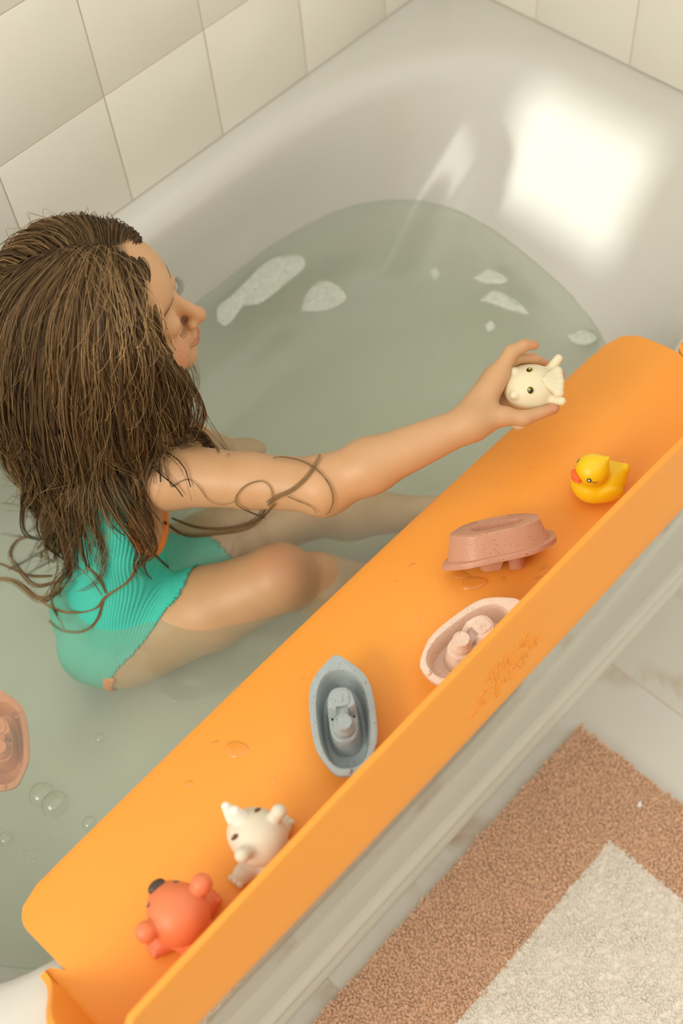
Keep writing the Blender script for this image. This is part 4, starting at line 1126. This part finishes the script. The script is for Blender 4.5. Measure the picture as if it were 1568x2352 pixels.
for q in range(5):
    y = -0.010 + 0.005*q
    mane.append(cone(up_(0.011 - 0.002*abs(q-2), y*0.5, 0.0245), up_(-0.006, y*1.25, 0.0305 - 0.0008*abs(q-2)), 0.0026, 0.0052, 0.0016))
    mane.append(cone(up_(-0.006, y*1.25, 0.0305 - 0.0008*abs(q-2)), up_(-0.0265, y*1.1, 0.010), 0.0052, 0.0045, 0.0016))
add_u(sdf_obj('mane', mane, 0.0007, m_cream, None, 1))
add_u(sdf_obj('body', [ell(up_(-0.006, 0, -0.032), (0.022, 0.021, 0.020), UM, 0.006), ell(up_(0.008, -0.020, -0.044), (0.011, 0.009, 0.009), UM, 0.005), ell(up_(0.008, 0.020, -0.044), (0.011, 0.009, 0.009), UM, 0.005), ell(up_(-0.020, -0.020, -0.040), (0.010, 0.010, 0.009), UM, 0.005), ell(up_(-0.020, 0.020, -0.040), (0.010, 0.010, 0.009), UM, 0.005)], 0.0010, m_cream, None, 1))
for sy in (1, -1):
    dv = nrm(UF*0.78 + UL*sy*0.44 + UU*0.46)
    pos = uc + dv * 0.0262
    before = set(bpy.data.objects)
    eye_disc('eye', pos, dv, [(0.0044, 0.0044, 0.0005, (0, 0), m_gold), (0.0034, 0.0034, 0.0009, (0, 0), m_black), (0.0014, 0.0014, 0.0013, (0.0008, -0.0010), m_gold)], None)
    for o in set(bpy.data.objects) - before:
        if o.parent is None: to_local(o, uni)

# ------------------------------------------------------------------ bubbles and foam on the water
m_bub = clear_mat('soap_film', (0.99, 1, 0.98, 1), 1.45, 0.0, 0, gain=1.8)
def bubble(px, py, r, label, seed):
    o = dome(r, r, r * 0.85, 1000).build('soap_bubble', m_bub)
    th = 2*pi/18; mb = MB(); rings = []
    for q in range(7):
        t = (pi/2)*q/7; rings.append([(r*cos(t)*cos(2*pi*j/18), r*cos(t)*sin(2*pi*j/18), r*0.85*sin(t)) for j in range(18)])
    mb.loft(rings, True, False, True)
    bpy.data.objects.remove(o)
    o = mb.build('soap_bubble', m_bub); o.location = P(px, py, ZW + 0.0002)
    return tag(o, label, 'bubble', 'soap bubbles on the bath water')
for px, py, r, lb in [(96, 1826, 0.0145, 'large clear soap bubble touching its twin at the left'), (126, 1848, 0.0150, 'large clear soap bubble, right half of the touching pair'),
                      (206, 1892, 0.0085, 'medium soap bubble between the bubble pair and the orange tray'), (229, 1696, 0.0060, 'lone small bubble between swimsuit and floating orange boat'),
                      (14, 1928, 0.0085, 'medium soap bubble cluster cut by the left edge'), (40, 1645, 0.0050, 'small bubble resting on the bow of the floating boat')]:
    bubble(px, py, r, lb, 1)
for px, py, r in [(84, 1952, 0.003), (60, 1960, 0.0032), (78, 1978, 0.003), (112, 1926, 0.0025), (172, 1980, 0.0034), (174, 1990, 0.0028), (260, 1895, 0.0034), (15, 1888, 0.003), (320, 1830, 0.0034), (400, 1610, 0.0038), (274, 1852, 0.003)]:
    bubble(px, py, r, 'tiny bubble on the water near the near end of the tub', 2)
m_foam = mat('foam', srgb(220, 224, 210), 0.7, noise=0.18, nscale=180, bump=0.6, bscale=400)
def foam(pts, name, label):
    c = np.mean(pts, 0); ring = []
    sp = spline(list(pts) + [pts[0]], 6)[:-1]
    mb = MB(); rings = []
    for f, h in ((1.0, 0.0), (0.97, 0.0012), (0.85, 0.0022), (0.6, 0.0030), (0.3, 0.0034)):
        rr = []
        for x, y in sp:
            q = P(c[0] + (x-c[0])*f, c[1] + (y-c[1])*f, ZW); rr.append((q[0], q[1], ZW - 0.0004 + h + random.uniform(-0.0003, 0.0003)))
        rings.append(rr)
    mb.loft(rings, True, False, True)
    return tag(mb.build(name, m_foam), label, 'foam', 'foam patches on the bath water')
foam([(690,715),(700,680),(725,650),(745,645),(775,655),(795,682),(780,700),(740,715)], 'foam_patch', 'pale soap foam patch floating in open water near the far wall')
foam([(498,735),(500,705),(530,680),(560,650),(600,610),(640,588),(690,585),(700,610),(670,640),(640,665),(600,695),(555,705),(535,735),(515,748)], 'foam_patch', 'long thin soap foam patch lying along the far side of the tub')

for pts, lb in (([(1100,690),(1135,668),(1185,690),(1215,720),(1180,716),(1140,702)], 'thin streak of foam and modelled reflection on the water close to the sunlit tub end'),
                ([(1085,640),(1120,618),(1165,640),(1150,652),(1110,650)], 'small streak of foam and modelled reflection just below the sunlit end wall'),
                ([(1112,748),(1128,738),(1138,752),(1122,762)], 'little round fleck of foam and modelled reflection above the reaching hand'),
                ([(1300,770),(1340,758),(1372,775),(1350,792),(1318,788)], 'fleck of foam and modelled reflection on the water near the far end of the tray'),
                ([(985,625),(1000,615),(1012,632),(996,644)], 'tiny round fleck of foam and modelled reflection in the middle of the open water')):
    foam(pts, 'reflection_foam_fleck', lb)  # pale shapes stand in for white ripple reflections and a foam swirl
